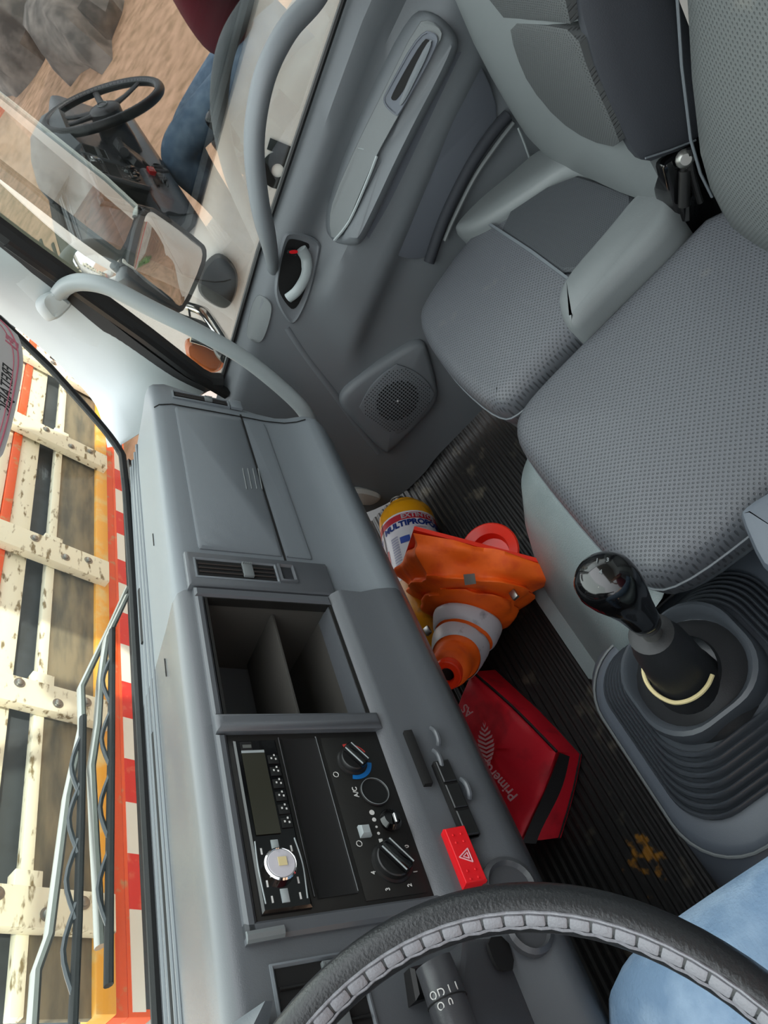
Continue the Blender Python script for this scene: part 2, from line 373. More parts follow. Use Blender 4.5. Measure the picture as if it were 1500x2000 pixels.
pad('signal_lens', chaikin([at(x, y, 0, XN-.04) for x, y in ((362, 672), (380, 662), (440, 700), (432, 722), (405, 728), (372, 705))], 2), (-1, 0, 0), [(0, 0), (.0, .01), (.01, .02)], 'lens', nt)
lathe('wheel', [(0, -.1), (.42, -.1), (.46, -.05), (.46, .1), (0, .1)], (XN+.25, .35, -.69), (-1, 0, 0), 'blackm', nt, n=28)
lathe('wheel', [(0, -.1), (.42, -.1), (.46, -.05), (.46, .1), (0, .1)], (XN+1.6, .35, -.69), (-1, 0, 0), 'blackm', nt, n=28)
fix(nt)

def rock(name, c, r, h, m, lab, seed=1):
    rg = random.Random(seed); rings = []; n = 22; fq = [rg.uniform(.75, 1.15) for _ in range(n)]
    for k, (f, z) in enumerate(((1.02, 0), (1.0, .3), (.9, .6), (.72, .85), (.45, .97), (.15, 1.0))):
        rings.append([V((c[0]+math.cos(2*PI*j/n)*r[0]*f*(fq[j]*.6+.4*fq[(j+k*3) % n]), c[1]+math.sin(2*PI*j/n)*r[1]*f*(fq[j]*.6+.4*fq[(j+k*3) % n]), c[2]+h*z*(.85+.15*fq[(j*2+k) % n]))) for j in range(n)])
    return tag(MB().grid(rings, True, True, True).build(name, m), lab, 'rock')
M['rock'] = mat('dark stone', '5c544e', .85, bump=.8, scale=9, col2='8a8078', mix_scale=3, lo=.4, hi=.65, detail=10)
rock('rock', (-12.2, .75, -1.2), (1.9, .85), 1.0, 'rock', 'dark grey rock heap on the dirt, mirrored at the top edge of the passenger window', 2)
rock('rock', (-16.5, 1.9, -1.2), (1.8, 1.1), 1.7, 'rock', 'larger rock mass behind the heap, mirrored at the top left corner of the window', 5)
# bank, building and bush that the mirrors show
bk = empty('yard_building', (4, -9, -1.15), 'low pale building with white roof beams, only seen in the side mirrors', 'building')
MB().box((3.5, -10.5, 1.0), (16, .3, 4.3), bev=.02).build('wall', 'concrete', bk)
MB().box((3.5, -10.32, .6), (5, .04, .5), bev=.02).build('sign_band', 'stripr', bk)
for k in range(19): MB().box((-2+.62*k, -6.3, 1.95), (.09, 8.2, .14), bev=.05).build('roof_beam', 'stripw', bk)
MB().box((3.6, -6.3, 2.1), (12.2, 8.4, .05), bev=.05).build('roof', 'dirt', bk)
MB().box((3.6, -2.25, 1.93), (12.2, .12, .2), bev=.05).build('roof_beam', 'stripw', bk)
for x in (-2.3, 9.4): MB().box((x, -2.3, .35), (.15, .15, 3.1), bev=.05).build('post', 'stripw', bk)
fix(bk)
def bush(name, c, r, lab):
    mb = MB(); rg = random.Random(5)
    for k in range(420):
        d = V((rg.gauss(0, 1), rg.gauss(0, 1), abs(rg.gauss(0, 1)))).normalized()*r*rg.uniform(.6, 1); p = V(c)+d
        a = V((rg.gauss(0, 1), rg.gauss(0, 1), rg.gauss(0, 1))).normalized()*r*.12; b = a.cross(d).normalized()*r*.06
        mb.add([p-a, p+b, p+a, p-b], [(0, 1, 2, 3)])
    return tag(mb.build(name, 'leaf', smooth=False), lab, 'bush')
bush('green_bush', (2.6, -6.8, -1.15), .8, 'small green bush on the dirt behind the cab, seen in the side mirror')

# ================================================================== CAB SHELL
def slab(name, pts, n, th, m): return struct(pad(name, pts, n, [(0, 0), (0, th)], m, smooth=False))
# floor with ribs
fl = MB()
prof = []; y = -.75
while y < .80:
    prof += [(y, 0), (y+.004, .0035), (y+.009, .0035), (y+.013, 0)]; y += .0165
prof += [(.80, 0), (.98, .26), (1.0, .55)]
fl.grid([[V((x, a, b)) for a, b in prof] for x in (-.9, -.3, .3, .9, 1.265)], False)
fo = fl.build('floor', 'mat', smooth=False); struct(fo)
slab('floor_pan', [(-.9, -.75, -.03), (1.35, -.75, -.03), (1.35, 1.0, -.03), (-.9, 1.0, -.03)], (0, 0, 1), .02, 'black'); bpy.data.objects['floor_pan'].name = 'floor_base'
slab('wall_front', [(-.9, 1.0, 0), (1.3, 1.0, 0), (1.3, 1.0, .55), (1.12, .76, .74), (-.9, .76, .74), (-.9, 1.0, .55)], (0, -1, 0), .02, 'blackm')
slab('wall_back', [(-.9, -.75, 0), (1.3, -.75, 0), (1.22, -.75, 1.7), (-.82, -.75, 1.7)], (0, 1, 0), .02, 'pillar')
slab('ceiling', [(-.85, -.75, 1.72), (1.2, -.75, 1.72), (1.2, -.10, 1.72), (-.85, -.10, 1.72)], (0, 0, -1), .02, 'pillar')
# windscreen: base y .70 z .785, leaning back to y .45 at z 1.7
def wsp(x, z): return V((x, .715-.27*(z-.785), z))
ws = [wsp(-.86, .75), wsp(1.06, .75), wsp(1.10, .785), wsp(1.14, .86), wsp(1.19, 1.0), wsp(1.17, 1.68), wsp(-.8, 1.68)]
nW = V((0, -.965, -.26))
o = pad('window_1', ws, nW, [(0, 0), (0, .004)], 'screenglass', smooth=False); struct(o)
# seal of windscreen
o = tube('trim_3', chaikin([wsp(-.88, .757), wsp(1.06, .757), wsp(1.11, .79), wsp(1.15, .87), wsp(1.205, 1.02), wsp(1.19, 1.7)], 2, False), .008, 'blackm', n=8); struct(o)
# A pillar: strips from the windscreen edge to the side window frame
L1 = [(235, 870), (222, 815), (200, 770), (130, 695), (60, 635), (0, 590), (-90, 525), (-260, 400), (-560, 180)]
L2 = [(400, 765), (340, 735), (262, 680), (195, 628), (110, 556), (0, 474), (-120, 395), (-300, 260), (-600, 60)]
A1 = [atp(x, y, (0, .715+.27*.785, 0), (0, 1, .27)) for x, y in L1]
A2 = []
for i, (x, y) in enumerate(L2): A2.append(atp(x, y, (1.235, .4, .7), (1, 0, .06)))
A1 = spline([tuple(p) for p in A1], 5); A2 = spline([tuple(p) for p in A2], 5)
rings = []
for a, b in zip(A1, A2):
    mid = (a+b)/2; out = V((-.55, -.75, 0)).normalized(); L = (a-b).length
    ring = []
    for k in range(9):
        t = k/8; ring.append(a.lerp(b, t)+out*math.sin(PI*t)*L*.10)
    ring += [b+V((.03, .06, 0)), a+V((.06, .05, 0))]
    rings.append(ring)
o = MB().grid(rings, True, True, True).build('trim_1', 'pillar'); struct(o)
FL = spline([tuple(atp(x, y, (1.25, .4, .7), (1, .01, .07))) for x, y in [(436, 745), (395, 728), (325, 676), (235, 607), (150, 540), (0, 428), (-120, 345), (-300, 215), (-600, 20)]], 5)
rings = [[a+V((-.004, 0, 0)), a.lerp(b, .33)+V((-.018, -.006, 0)), a.lerp(b, .5)+V((-.010, 0, 0)), a.lerp(b, .7)+V((-.018, -.006, 0)), b+V((-.002, 0, 0)), b+V((.03, .05, 0)), a+V((.03, .03, 0))] for a, b in zip(FL, A2)]
o = MB().grid(rings, True, True, True).build('trim_2', 'blackm'); struct(o)
# ------------------------------------------------------------------ passenger door (structure) : panel lies near x = 1.25
GP = V((1.25, .4, .7)); GN = V((1, .01, .07)).normalized()
sl = [(700, -80), (667, 0), (600, 200), (533, 400), (503, 487), (433, 733)]
def dr(x, y, X=1.24): return at(x, y, 0, X)
SL = [atp(x, y, GP, GN) for x, y in sl]
top_rear = SL[0]+V((0, -.35, .10))
fr_dark = [(0, 440), (150, 548), (262, 628), (350, 695), (420, 732)]
gl = [atp(x, y, GP, GN) for x, y in [(667, -60), (667, 0), (600, 200), (533, 400), (503, 487), (432, 740), (400, 738), (350, 700), (262, 632), (150, 552), (0, 444), (-200, 290), (-500, 60)]]
def onG(y, z): return V((GP.x-((y-GP.y)*GN.y+(z-GP.z)*GN.z)/GN.x, y, z))
gl2 = [onG(-.60, gl[0].z+.13)]+gl[1:]+[onG(.36, 1.62), onG(-.60, 1.62)]
o = pad('window_2', gl2, -GN, [(0, 0), (0, .002)], 'winglass', smooth=False); struct(o)
door = bpy.data.objects.new('door_1', None); C.objects.link(door); struct(door); door.location = (1.27, 0, 0)
o = tube('window_frame', chaikin([onG(-.6, 1.62), onG(.36, 1.62)]+[p+V((-.012, 0, 0)) for p in gl[:4:-1]], 1, False), .02, 'blackm', door, n=8)
o = tube('window_frame', [p+V((-.02, .005, -.006)) for p in [atp(x+14, y+16, GP, GN) for x, y in ((0, 440), (150, 548), (262, 628), (350, 695), (425, 740))]], .014, 'black', door, n=8)
o = tube('window_seal', [p+V((-.012, 0, 0)) for p in [onG(-.6, SL[0].z+.10)]+SL[1:]], .006, 'black', door, n=8)
# door inner panel: section swept along y
def zs(y):                            # sill height along the door
    P = [(p.y, p.z) for p in SL]; P.sort()
    if y <= P[0][0]: a, b = P[0], P[1]
    elif y >= P[-1][0]: a, b = P[-2], P[-1]
    else:
        for a, b in zip(P, P[1:]):
            if a[0] <= y <= b[0]: break
    return a[1]+(b[1]-a[1])*(y-a[0])/(b[0]-a[0])
ys = [-.62+.03*k for k in range(45)]
bot_px = [(930, 700), (912, 745), (898, 790), (850, 855), (790, 922), (735, 955), (700, 945)]
def sm(a, b, t): t = max(0, min(1, (t-a)/(b-a))); return t*t*(3-2*t)
def xdoor(y, z):
    """inner face of the door panel"""
    s = zs(y); h = s-z
    x = 1.245 - .030*sm(0, .045, h)
    rear = 1-sm(.13, .20, y+ (z-.75)*.3)     # armrest zone only behind the handle
    x += rear*(-.0*sm(.02, .1, h) + .022*sm(.06, .11, h)*(1-sm(.12, .17, h)) - .028*sm(.12, .18, h)*(1-sm(.27, .33, h)) + .012*sm(.28, .36, h))
    x += .0*h
    # lower part leans inward on the front, thick pocket near the floor
    x -= .020*sm(.40, .75, h)
    return x
rings = []
for y in ys:
    s = zs(y); col = []
    for k in range(41):
        z = s-(s-.035)*k/40
        col.append(V((xdoor(y, z), y, z)))
    rings.append(col)
# trim the lower front corner to the rounded outline
for col in rings:
    for i, p in enumerate(col):
        if p.y > .45:
            q = p.y-.45; lo = .035+max(0, 1-math.sqrt(max(0, 1-(q/.28)**2)))*.28 if q < .28 else .4
            s = zs(p.y); p.z = lo+(p.z-.035)/(s-.035)*(s-lo)
            p.x = xdoor(p.y, p.z)
mb = MB().grid(rings, False); dp = mb.build('door_panel', 'door', door)
bpy.context.view_layer.update()
def onD(x, y, off=0):                # pixel -> point on the door face
    r = ray(x, y); lo, hi = 0.2, 3.0
    # march
    p = None
    for k in range(600):
        t = (.9+.6*k/600)
        q = CAM+r*((t-CAM.x)/r.x)
        if q.x >= xdoor(q.y, q.z): p = q; break
    p = p or CAM+r*((1.24-CAM.x)/r.x)
    return p+V((-off, 0, 0))
def dpad(name, px, prof, m, parent=None, it=2, off=0, crown=None):
    P = [onD(x, y, off) for x, y in px]
    P = chaikin(P, it) if it else P
    return pad(name, P, (-1, 0, 0), prof, m, parent or door, crown)
# blue grey insert with fold above
dpad('cloth_insert', [(905, 60), (985, 225), (930, 310), (870, 420), (838, 520), (700, 472), (735, 420), (840, 190)], [(0, -.004), (0, .001), (.004, .003)], 'doordk')
ar = dpad('armrest', [(800, 20), (850, 20), (897, 70), (884, 120), (800, 277), (724, 440), (704, 474), (684, 480), (642, 470), (632, 425), (660, 330), (720, 180)], [(0, -.03), (.001, .006), (.006, .022), (.016, .033), (.026, .038)], 'door', crown=(.001, 4))
P = [(826, 36), (850, 56), (846, 78), (765, 222), (724, 297), (700, 352), (668, 430), (640, 462), (634, 420), (642, 378), (690, 268), (735, 178), (803, 40)]
tr = dpad('armrest_trim', P, [(0, 0), (0, .0035), (.002, .005)], 'bolster', it=1, off=.036)
dpad('pull_slot_bezel', [(806, 55), (838, 60), (840, 85), (768, 215), (758, 220), (732, 192), (745, 165)], [(0, 0), (0, .004), (.002, .005), (.005, .002)], 'doordk', it=2, off=.040)
dpad('pull_slot', [(812, 70), (824, 74), (822, 88), (764, 188), (752, 190), (750, 180)], [(0, 0), (0, .0015)], 'dark', it=2, off=.0425)
dpad('slot_ridge', [(820, 70), (832, 78), (782, 182), (768, 203), (764, 192)], [(0, 0), (.0, .003), (.003, .006)], 'door', it=2, off=.0425)
dpad('window_switch', [(666, 363), (675, 367), (661, 404), (652, 400)], [(0, 0), (0, .003), (.001, .004)], 'black', it=0, off=.0415)
tube('trim_step', [onD(688, 281, .0415), onD(706, 284, .0415), onD(724, 296, .0415)], .0012, 'silver', door, n=6)
tube('trim_edge', spline([onD(724, 296, .0425), onD(705, 345, .0425), onD(672, 420, .0425), onD(643, 458, .0425)], 5), .003, 'silver', door, n=6)
# interior release handle
hb = dpad('handle_bezel', [(562, 446), (626, 466), (622, 500), (605, 575), (578, 632), (560, 628), (534, 580), (538, 530), (548, 470)], [(0, -.002), (0, .006), (.004, .009), (.009, .007)], 'door')
dpad('handle_recess', [(568, 463), (613, 476), (610, 505), (595, 565), (574, 606), (556, 590), (540, 560), (546, 520), (558, 470)], [(0, 0), (0, .002)], 'dark', hb, off=.007)
hp_ = [onD(585, 482, .014), onD(594, 500, .022), onD(592, 530, .026), onD(576, 560, .024), onD(560, 578, .014)]
tube('release_lever', spline(hp_, 6), [.012]*10+[.011]*15, 'silver', hb, n=12, flat=.6)
dpad('lock_knob', [(560, 482), (578, 486), (575, 497), (557, 493)], [(0, 0), (0, .006), (.002, .008)], 'black', hb, it=1, off=.010)
dpad('lock_mark', [(561, 484), (577, 482), (578, 489), (562, 490)], [(0, 0), (0, .002)], 'hazard', hb, it=1, off=.0185)
dpad('cover_plate', [(497, 572), (520, 580), (532, 593), (529, 620), (516, 660), (505, 670), (490, 664), (478, 652)], [(0, -.004), (0, .0035), (.002, .005)], 'bolster', off=.001)
# diagonal crease of the lower panel
tube('lower_crease', spline([onD(x, y, -.006) for x, y in ((560, 640), (600, 700), (650, 765), (690, 822), (740, 885))], 6), .010, 'door', door, n=12)
# speaker housing
sp = dpad('speaker_housing', [(822, 652), (836, 690), (850, 745), (852, 775), (835, 800), (758, 880), (745, 878), (700, 830), (664, 792), (660, 770), (680, 745), (750, 695)], [(0, -.004), (.0, .012), (.006, .021), (.015, .024)], 'door', crown=(.002, 3))
c0 = onD(768, 770, .030); ea = (onD(830, 735, .024)-c0); 
holes = MB(); hl = MB()
U = V((0, 0, 1)); Rr = .082
for i in range(-13, 14):
    for j in range(-13, 14):
        a, b = i*.0075, j*.0075
        rd = max(abs(a+b)*.72, abs(a-b)*.72)
        big = math.hypot(a, b) < .055
        if not big and (max(abs(a), abs(b)) > .079 or abs(a)+abs(b) > .125): continue
        s = .0030 if big else .0016
        q = c0+V((-.0062, a, b)); k = [q+V((0, s*math.cos(t*PI/3), s*math.sin(t*PI/3))) for t in range(6)]
        holes.add(k, [(0, 1, 2, 3, 4, 5)])
gp = [c0+V((-.004, math.cos(t)*.085*(1/max(abs(math.cos(t)), abs(math.sin(t))))**.45, math.sin(t)*.085*(1/max(abs(math.cos(t)), abs(math.sin(t))))**.45)) for t in [2*PI*k/48 for k in range(48)]]
gr = pad('speaker_grille', gp, (-1, 0, 0), [(0, -.004), (0, .001), (.002, .0018)], 'door', sp)
o = holes.build('grille_holes', 'dark', gr, smooth=False)
lathe('centre_pin', [(0, .002), (.002, .0015), (.0025, 0)], c0+V((-.0065, 0, 0)), (-1, 0, 0), 'whiteink', sp, n=10)
for px in [(500, 570), ]: pass
# seal along the door bottom, sill plate, B pillar
tube('door_seal', spline([at(x, y, 0, 1.25) for x, y in ((925, 700), (908, 770), (896, 800), (850, 862), (795, 930), (740, 962), (700, 955))], 6), .008, 'blackm', door, n=8)
fix(door)
o = pad('trim_4', [at(x, y, 2, .025) for x, y in ((940, 700), (925, 770), (905, 808), (783, 952), (765, 935), (850, 862), (900, 790), (915, 740))], (0, 0, 1), [(0, -.03), (0, .002), (.004, .005)], 'metal'); struct(o)
o.data.materials[0] = mat('scuffed sill', '55585a', .5, col2='34332f', mix_scale=16, lo=.45, hi=.6)
for q in ((880, 818), (787, 928)):
    struct(lathe('trim_5', [(.011, 0), (.010, .004), (.004, .006), (0, .006)], at(q[0], q[1], 2, .029), (0, 0, 1), 'black', n=16))
bp = empty('pillar_panel', (1.24, -.4, .1), 'grey moulded pillar panel between the passenger seat and the door', 'trim panel')
P = [at(x, y, 0, 1.235) for x, y in ((1000, 238), (1040, 300), (1060, 300), (1200, 200), (1100, 40), (1010, 120))]
pad('panel', chaikin([V((1.236, p.y, p.z)) for p in [at(x, y, 0, 1.235) for x, y in ((985, 232), (1032, 300), (1120, 420), (1000, 520), (860, 560), (838, 520), (870, 430), (930, 320))]], 1), (-1, 0, 0), [(0, -.01), (0, .004), (.01, .008)], 'door', bp)
tube('weather_seal', spline([at(x, y, 0, 1.215) for x, y in ((992, 225), (960, 262), (915, 330), (868, 425), (838, 512))], 6), .013, 'navy', bp, n=10)
tube('weather_seal', spline([at(x, y, 0, 1.21) for x, y in ((1003, 240), (965, 290), (925, 350), (885, 430), (868, 470))], 6), .005, 'bolster', bp, n=8)
tube('seam', [at(x, y, 0, 1.21) for x, y in ((1012, 250), (1024, 280), (1034, 308))], .0025, 'silver', bp, n=6)
lathe('clip', [(.006, 0), (.005, .006), (0, .007)], at(1063, 281, 0, 1.215), (-1, 0, 0), 'black', bp, n=10)
tube('window_pillar', [(1.235, -.70, .95), (1.19, -.66, 1.6)], .06, 'pillar', bp, n=10)
fix(bp)
# pale painted kick panel under the dash
o = pad('trim_6', chaikin([at(x, y, 0, 1.20) for x, y in ((683, 950), (742, 962), (745, 975), (725, 988), (700, 985))], 2), (-1, -.3, 0), [(0, -.06), (0, 0), (.01, .01)], 'paintw'); struct(o)
# grab handle on the A pillar
gh = empty('grab_handle', at(100, 590, 0, 1.18), 'long silver grey grab bar fixed to the windscreen pillar and the dashboard end', 'grab handle')
hpx = [(112, 580, 1.20), (128, 560, 1.17), (160, 551, 1.14), (215, 562, 1.12), (300, 605, 1.11), (400, 655, 1.105), (480, 702, 1.10), (550, 758, 1.09), (592, 800, 1.075), (607, 832, 1.065), (607, 845, 1.06)]
tube('bar', spline([at(x, y, 0, X) for x, y, X in hpx], 6), .0165, 'silver', gh, n=16)
P = chaikin([at(x, y, 0, 1.19) for x, y in ((74, 588), (100, 562), (140, 590), (138, 600), (112, 625), (98, 622))], 2)
pad('mounting_cap', P, (-.8, -.5, 0), [(0, -.05), (0, 0), (.004, .01), (.01, .013)], 'pillar', gh)
fix(gh)
# curved pull handle across the passenger window
ph = empty('pull_handle', at(520, 500, 0, 1.17), 'dark grey curved assist handle arching across the passenger window', 'grab handle')
hpx = [(830, -330, 1.205), (760, -240, 1.16), (690, -140, 1.135), (645, -60, 1.115), (612, 0, 1.10), (560, 60, 1.085), (520, 140, 1.075), (500, 230, 1.075), (497, 310, 1.08), (508, 400, 1.10), (522, 460, 1.13), (530, 500, 1.18), (532, 525, 1.225)]
tube('bar', spline([at(x, y, 0, X) for x, y, X in hpx], 6), [.0245]*58+[.0245-.0007*k for k in range(15)], M['door'], ph, n=16, flat=.75)
lathe('end_cap', [(.02, 0), (.018, .02), (.0, .03)], at(830, -330, 0, 1.205), (.4, -.8, .4), 'door', ph, n=12)
fix(ph)

# ================================================================== DASHBOARD
A0 = V((0, .485, .819)); NF = V((0, -.927, .375)); DN = V((0, -.375, -.927)); UPF = -DN; XR = V((1, 0, 0))
def face(x, y, off=0): return atp(x, y, A0+NF*off, NF)
dash = empty('dashboard', (.1, .55, .36), 'wide grey moulded dashboard running below the windscreen', 'dashboard')
TOP = [(.745, .742), (.70, .766), (.66, .780), (.62, .796), (.56, .821), (.525, .837), (.508, .841), (.4985, .837), (.494, .831)]
BOT = [(.363, .584), (.358, .573), (.360, .558), (.375, .52), (.42, .46), (.52, .40), (.68, .36), (.745, .36)]
MIDC = [(.485, .819), (.4195, .657), (.404, .6505), (.3995, .645), (.389, .617), (.372, .598)]      # centre: ledge below the panel
MIDP = [(.485, .819), (.435, .696), (.419, .655), (.402, .622), (.386, .603), (.372, .592)]
def sec(x, pr, rise=0): return [V((x, a, b)) for a, b in pr]
# passenger side: rounded end
xsP = [.40, .46, .60, .75, .88]
ringsP = [sec(x, TOP+MIDP+BOT) for x in xsP]
full = TOP+MIDP+BOT
for k in range(1, 9):
    t = k/8*PI/2; e = math.sin(t)
    ring = []
    for a, b in full:
        xe = 1.03 if b > .8 else (.935+(b-.57)/.25*.1 if b > .57 else .90)
        x = .88+(xe-.88)*e; s = 1-(1-math.cos(t))*.16
        ring.append(V((x, .70+(a-.70)*s, .70+(b-.70)*(1-(1-math.cos(t))*.10))))
    ringsP.append(ring)
MB().grid(ringsP, True, True, True).build('passenger_section', 'dash', dash)
# frame section between: storage bin opening and panel
def seg(name, x0, x1, mid, m='dashmid'): return MB().grid([sec(x0, TOP+mid+BOT), sec(x1, TOP+mid+BOT)], True, True, True).build(name, m, dash)
seg('centre_section', -.035, .185, MIDC)
seg('centre_section', .385, .40, MIDC)
notch = [(.4868, .8235), (.6, .78), (.55, .62), (.4207, .660), (.4195, .657)]+MIDC[2:]
seg('centre_section', .185, .385, notch)
# driver side with instrument hood
rd = [sec(x, TOP+MIDP+BOT) for x in (-.86, -.035)]
MB().grid(rd, True, True, True).build('driver_section', 'dashmid', dash)
hood = [(.50, .835), (.47, .85), (.47, .875), (.53, .905), (.62, .90), (.69, .86), (.70, .78), (.55, .80)]
rings = []
for x, s in ((-.56, .3), (-.52, .8), (-.45, 1), (-.18, 1), (-.12, .8), (-.09, .3)): rings.append([V((x, a, .82+(b-.82)*s)) for a, b in hood])
MB().grid(rings, True, True, True).build('instrument_hood', 'dash', dash)
# frame ridges around the centre
def fpad(name, px, prof, m, parent=dash, it=0, off=.0, crown=None, smooth=True):
    P = [face(x, y, off) for x, y in px]; P = chaikin(P, it) if it else P
    return pad(name, P, NF, prof, m, parent, crown, smooth)
def frect(name, x0, x1, s0, s1, prof, m, parent=dash, off=0, it=0, crown=None):
    """rectangle on the face: x0..x1, s0..s1 = distance down the face from A0"""
    P = [A0+XR*x+DN*s+NF*off for x, s in ((x0, s0), (x1, s0), (x1, s1), (x0, s1))]
    if it:
        Q = []
        for i in range(4):
            a, b = P[i], P[(i+1) % 4]
            for t in (.0, .06, .5, .94): Q.append(a.lerp(b, t))
        P = chaikin(Q, it)
    return pad(name, P, NF, prof, m, parent, crown)
# centre column surround strips (raised 6 mm)
frect('panel_divider', .168, .190, -.012, .182, [(0, -.005), (0, .008), (.004, .013), (.008, .014)], 'dashmid')
frect('panel_surround', .380, .396, -.012, .176, [(0, -.005), (0, .003), (.003, .006)], 'dashmid')
frect('panel_surround', .190, .38, -.012, -.001, [(0, -.005), (0, .003), (.003, .006)], 'dashmid')
frect('panel_surround', -.035, .168, -.012, -.001, [(0, -.005), (0, .003), (.003, .006)], 'dashmid')
frect('panel_surround', -.04, -.024, -.012, .182, [(0, -.005), (0, .003), (.003, .006)], 'dashmid')
tube('panel_edge', [A0+XR*-.036+DN*-.012+NF*.004, A0+XR*-.036+DN*.02+NF*.006], .005, 'bolster', dash, n=8)
# storage bin lining
bn = [(.486, .820), (.60, .778), (.555, .622), (.4205, .659)]
x0, x1 = .192, .380
b = MB()
b.add([(x0, *bn[0]), (x1, *bn[0]), (x1, *bn[1]), (x0, *bn[1])], [(0, 1, 2, 3)]); b.add([(x0, *bn[1]), (x1, *bn[1]), (x1, *bn[2]), (x0, *bn[2])], [(0, 1, 2, 3)])
b.add([(x0, *bn[2]), (x1, *bn[2]), (x1, *bn[3]), (x0, *bn[3])], [(0, 1, 2, 3)]); b.add([(x0, *q) for q in bn], [(0, 1, 2, 3)]); b.add([(x1, *q) for q in bn], [(0, 1, 2, 3)])
sb = b.build('storage_bin', 'bin', dash, smooth=False)
fm = MB().grid([[A0+XR*x+DN*s+NF*h for x, s in ((.190+i, .0+i), (.382-i, 0+i), (.382-i, .176-i), (.190+i, .176-i))] for i, h in ((0, .003), (.0035, .003), (.0035, -.01))])
fm.build('bin_rim', 'panel', sb, smooth=False)
pq = A0+DN*.108
MB().box((.286, .515, .705), (.188, .10, .004), Matrix.Rotation(math.radians(-18), 3, 'X'), bev=.1).build('bin_shelf', 'bin', sb)
# black fascia with radio, blank and climate panel
fas = frect('centre_fascia', -.024, .168, 0, .176, [(0, -.003), (0, .0015), (.001, .002)], 'panel')
frect('blank_pocket', -.012, .160, .058, .098, [(0, 0), (0, .0015), (.002, .0002)], 'dark', fas, off=.002)
tube('fascia_edge', [A0+XR*x+DN*.0985+NF*.003 for x in (.162, -.010)], .0007, 'bolster', fas, n=6)
tube('fascia_edge', [A0+XR*x+DN*.0555+NF*.003 for x in (.162, -.010)], .0009, 'black', fas, n=6)
# glovebox lid
frect('glovebox_lid', .480, .885, .004, .126, [(0, -.002), (0, .0015), (.004, .004)], 'dash', it=1)
frect('lid_gap', .470, .905, .1275, .131, [(0, -.002), (0, .0006)], 'dark')
frect('glovebox_lid_lower', .480, .880, .132, .172, [(0, -.008), (0, .0015), (.003, .002)], 'dash', it=1)
em = [face(x, y, .005) for x, y in ((480, 920), (508, 925))]
for k in range(4): tube('moulded_mark', [face(474+k*10, 915, .0045), face(482+k*10, 955, .0045)], .0009, 'bolster', dash, n=6)
# vents
def vent(x0, x1, s0, s1, wheel=True, lab='air_vent'):
    v = frect(lab, x0, x1, s0, s1, [(0, -.002), (0, .002), (.002, .003), (.005, -.001)], 'dash')
    frect('vent_opening', x0+.004, x1-.004, s0+.004, s1-.004, [(0, 0), (0, .0016)], 'dark', v, off=-.0005)
    n = 3 if x1-x0 < .06 else 6
    for k in range(n):
        xx = x0+.004+(x1-x0-.008)*(k+1)/(n+1)
        a = A0+XR*xx+DN*(s0+.005)+NF*.002; b2 = A0+XR*xx+DN*(s1-.005)+NF*.002
        tube('louvre', [a, b2], .0016, 'black', v, n=6)
    m_ = (x0+x1)/2
    mb = MB(); c = A0+XR*m_+DN*(s0+(s1-s0)*.62)+NF*.004
    q = Matrix((tuple(XR), tuple(DN), tuple(NF))).transposed()
    mb.box(c, (x1-x0-.012, .014, .005), q, bev=.15)
    for k in range(5): mb.box(c+XR*((x1-x0)/2-.009)+DN*(-.006+.003*k)+NF*.002, (.003, .0014, .004), q, bev=0)
    mb.build('vent_tab', 'bolster', v)
    return v
frect('vent_surround', .398, .468, -.018, .19, [(0, -.004), (.001, .004), (.005, .007)], 'dashmid', it=0)
vv = vent(.412, .452, -.008, .108)
for ch in [vv]: ch.location = NF*.006
frect('vent_blank', .416, .452, .110, .134, [(0, -.002), (0, .010), (.002, .011), (.004, .007)], 'dashmid', it=0)
v2 = vent(.925, .953, .004, .112); v2.location = NF*-.001
frect('vent_blank', .925, .956, .114, .136, [(0, -.002), (0, .003), (.002, .004)], 'dash')
tube('section_seam', [V((.895, a, b))+NF*.001 for a, b in TOP[6:]+MIDP], .0012, 'dark', dash, n=6)
# driver vent
v3 = vent(-.175, -.058, .004, .085); 
# windscreen demist slots: long ribs on the dash top
for k, (yy, zz) in enumerate(((.694, .7665), (.678, .7725), (.660, .779), (.643, .786))):
    tube('demist_rib', [(x, yy, zz) for x in (-.8, .2, 1.0)], .0035, 'dash', dash, n=8)
tube('demist_slot', [(x, .669, .7765) for x in (-.7, .32)], .005, 'dark', dash, n=6, flat=.3)
tube('demist_slot', [(x, .686, .7705) for x in (.50, .62)], .006, 'dark', dash, n=6, flat=.5)
for s in ((.335, .345, .64), (.60, .61, .66), ): tube('moulding_mark', [(s[0], .585, .8115), (s[0]+.03, .585, .8115)], .0007, 'dark', dash, n=6)
# lower shelf details
def low(x, t, off=0):                 # t=0 ledge .. 1 lip on the shelf below the panel
    a = V((0, .3995, .645)); b = V((0, .363, .584)); n = (b-a).cross(XR).normalized()
    if n.y > 0: n = -n
    return a.lerp(b, t)+XR*x+n*off, n
def lrect(name, x0, x1, t0, t1, prof, m, parent=dash, off=0):
    P = []; n = None
    for x, t in ((x0, t0), (x1, t0), (x1, t1), (x0, t1)):
        q, n = low(x, t, off); P.append(q)
    return pad(name, P, n, prof, m, parent)
lrect('switch_slot', .02, .11, .40, .66, [(0, -.004), (0, .004), (.001, .0045)], 'dark')
lrect('switch_blank', .02, .048, .42, .64, [(0, 0), (0, .006), (.001, .007)], 'black')
lrect('switch_blank', .051, .079, .42, .64, [(0, 0), (0, .006), (.001, .007)], 'black')
lrect('switch_blank', .082, .108, .42, .64, [(0, 0), (0, .006), (.001, .007)], 'black')
lrect('lighter_slot', .085, .155, .12, .26, [(0, -.004), (0, .004), (.001, .0045)], 'dark')
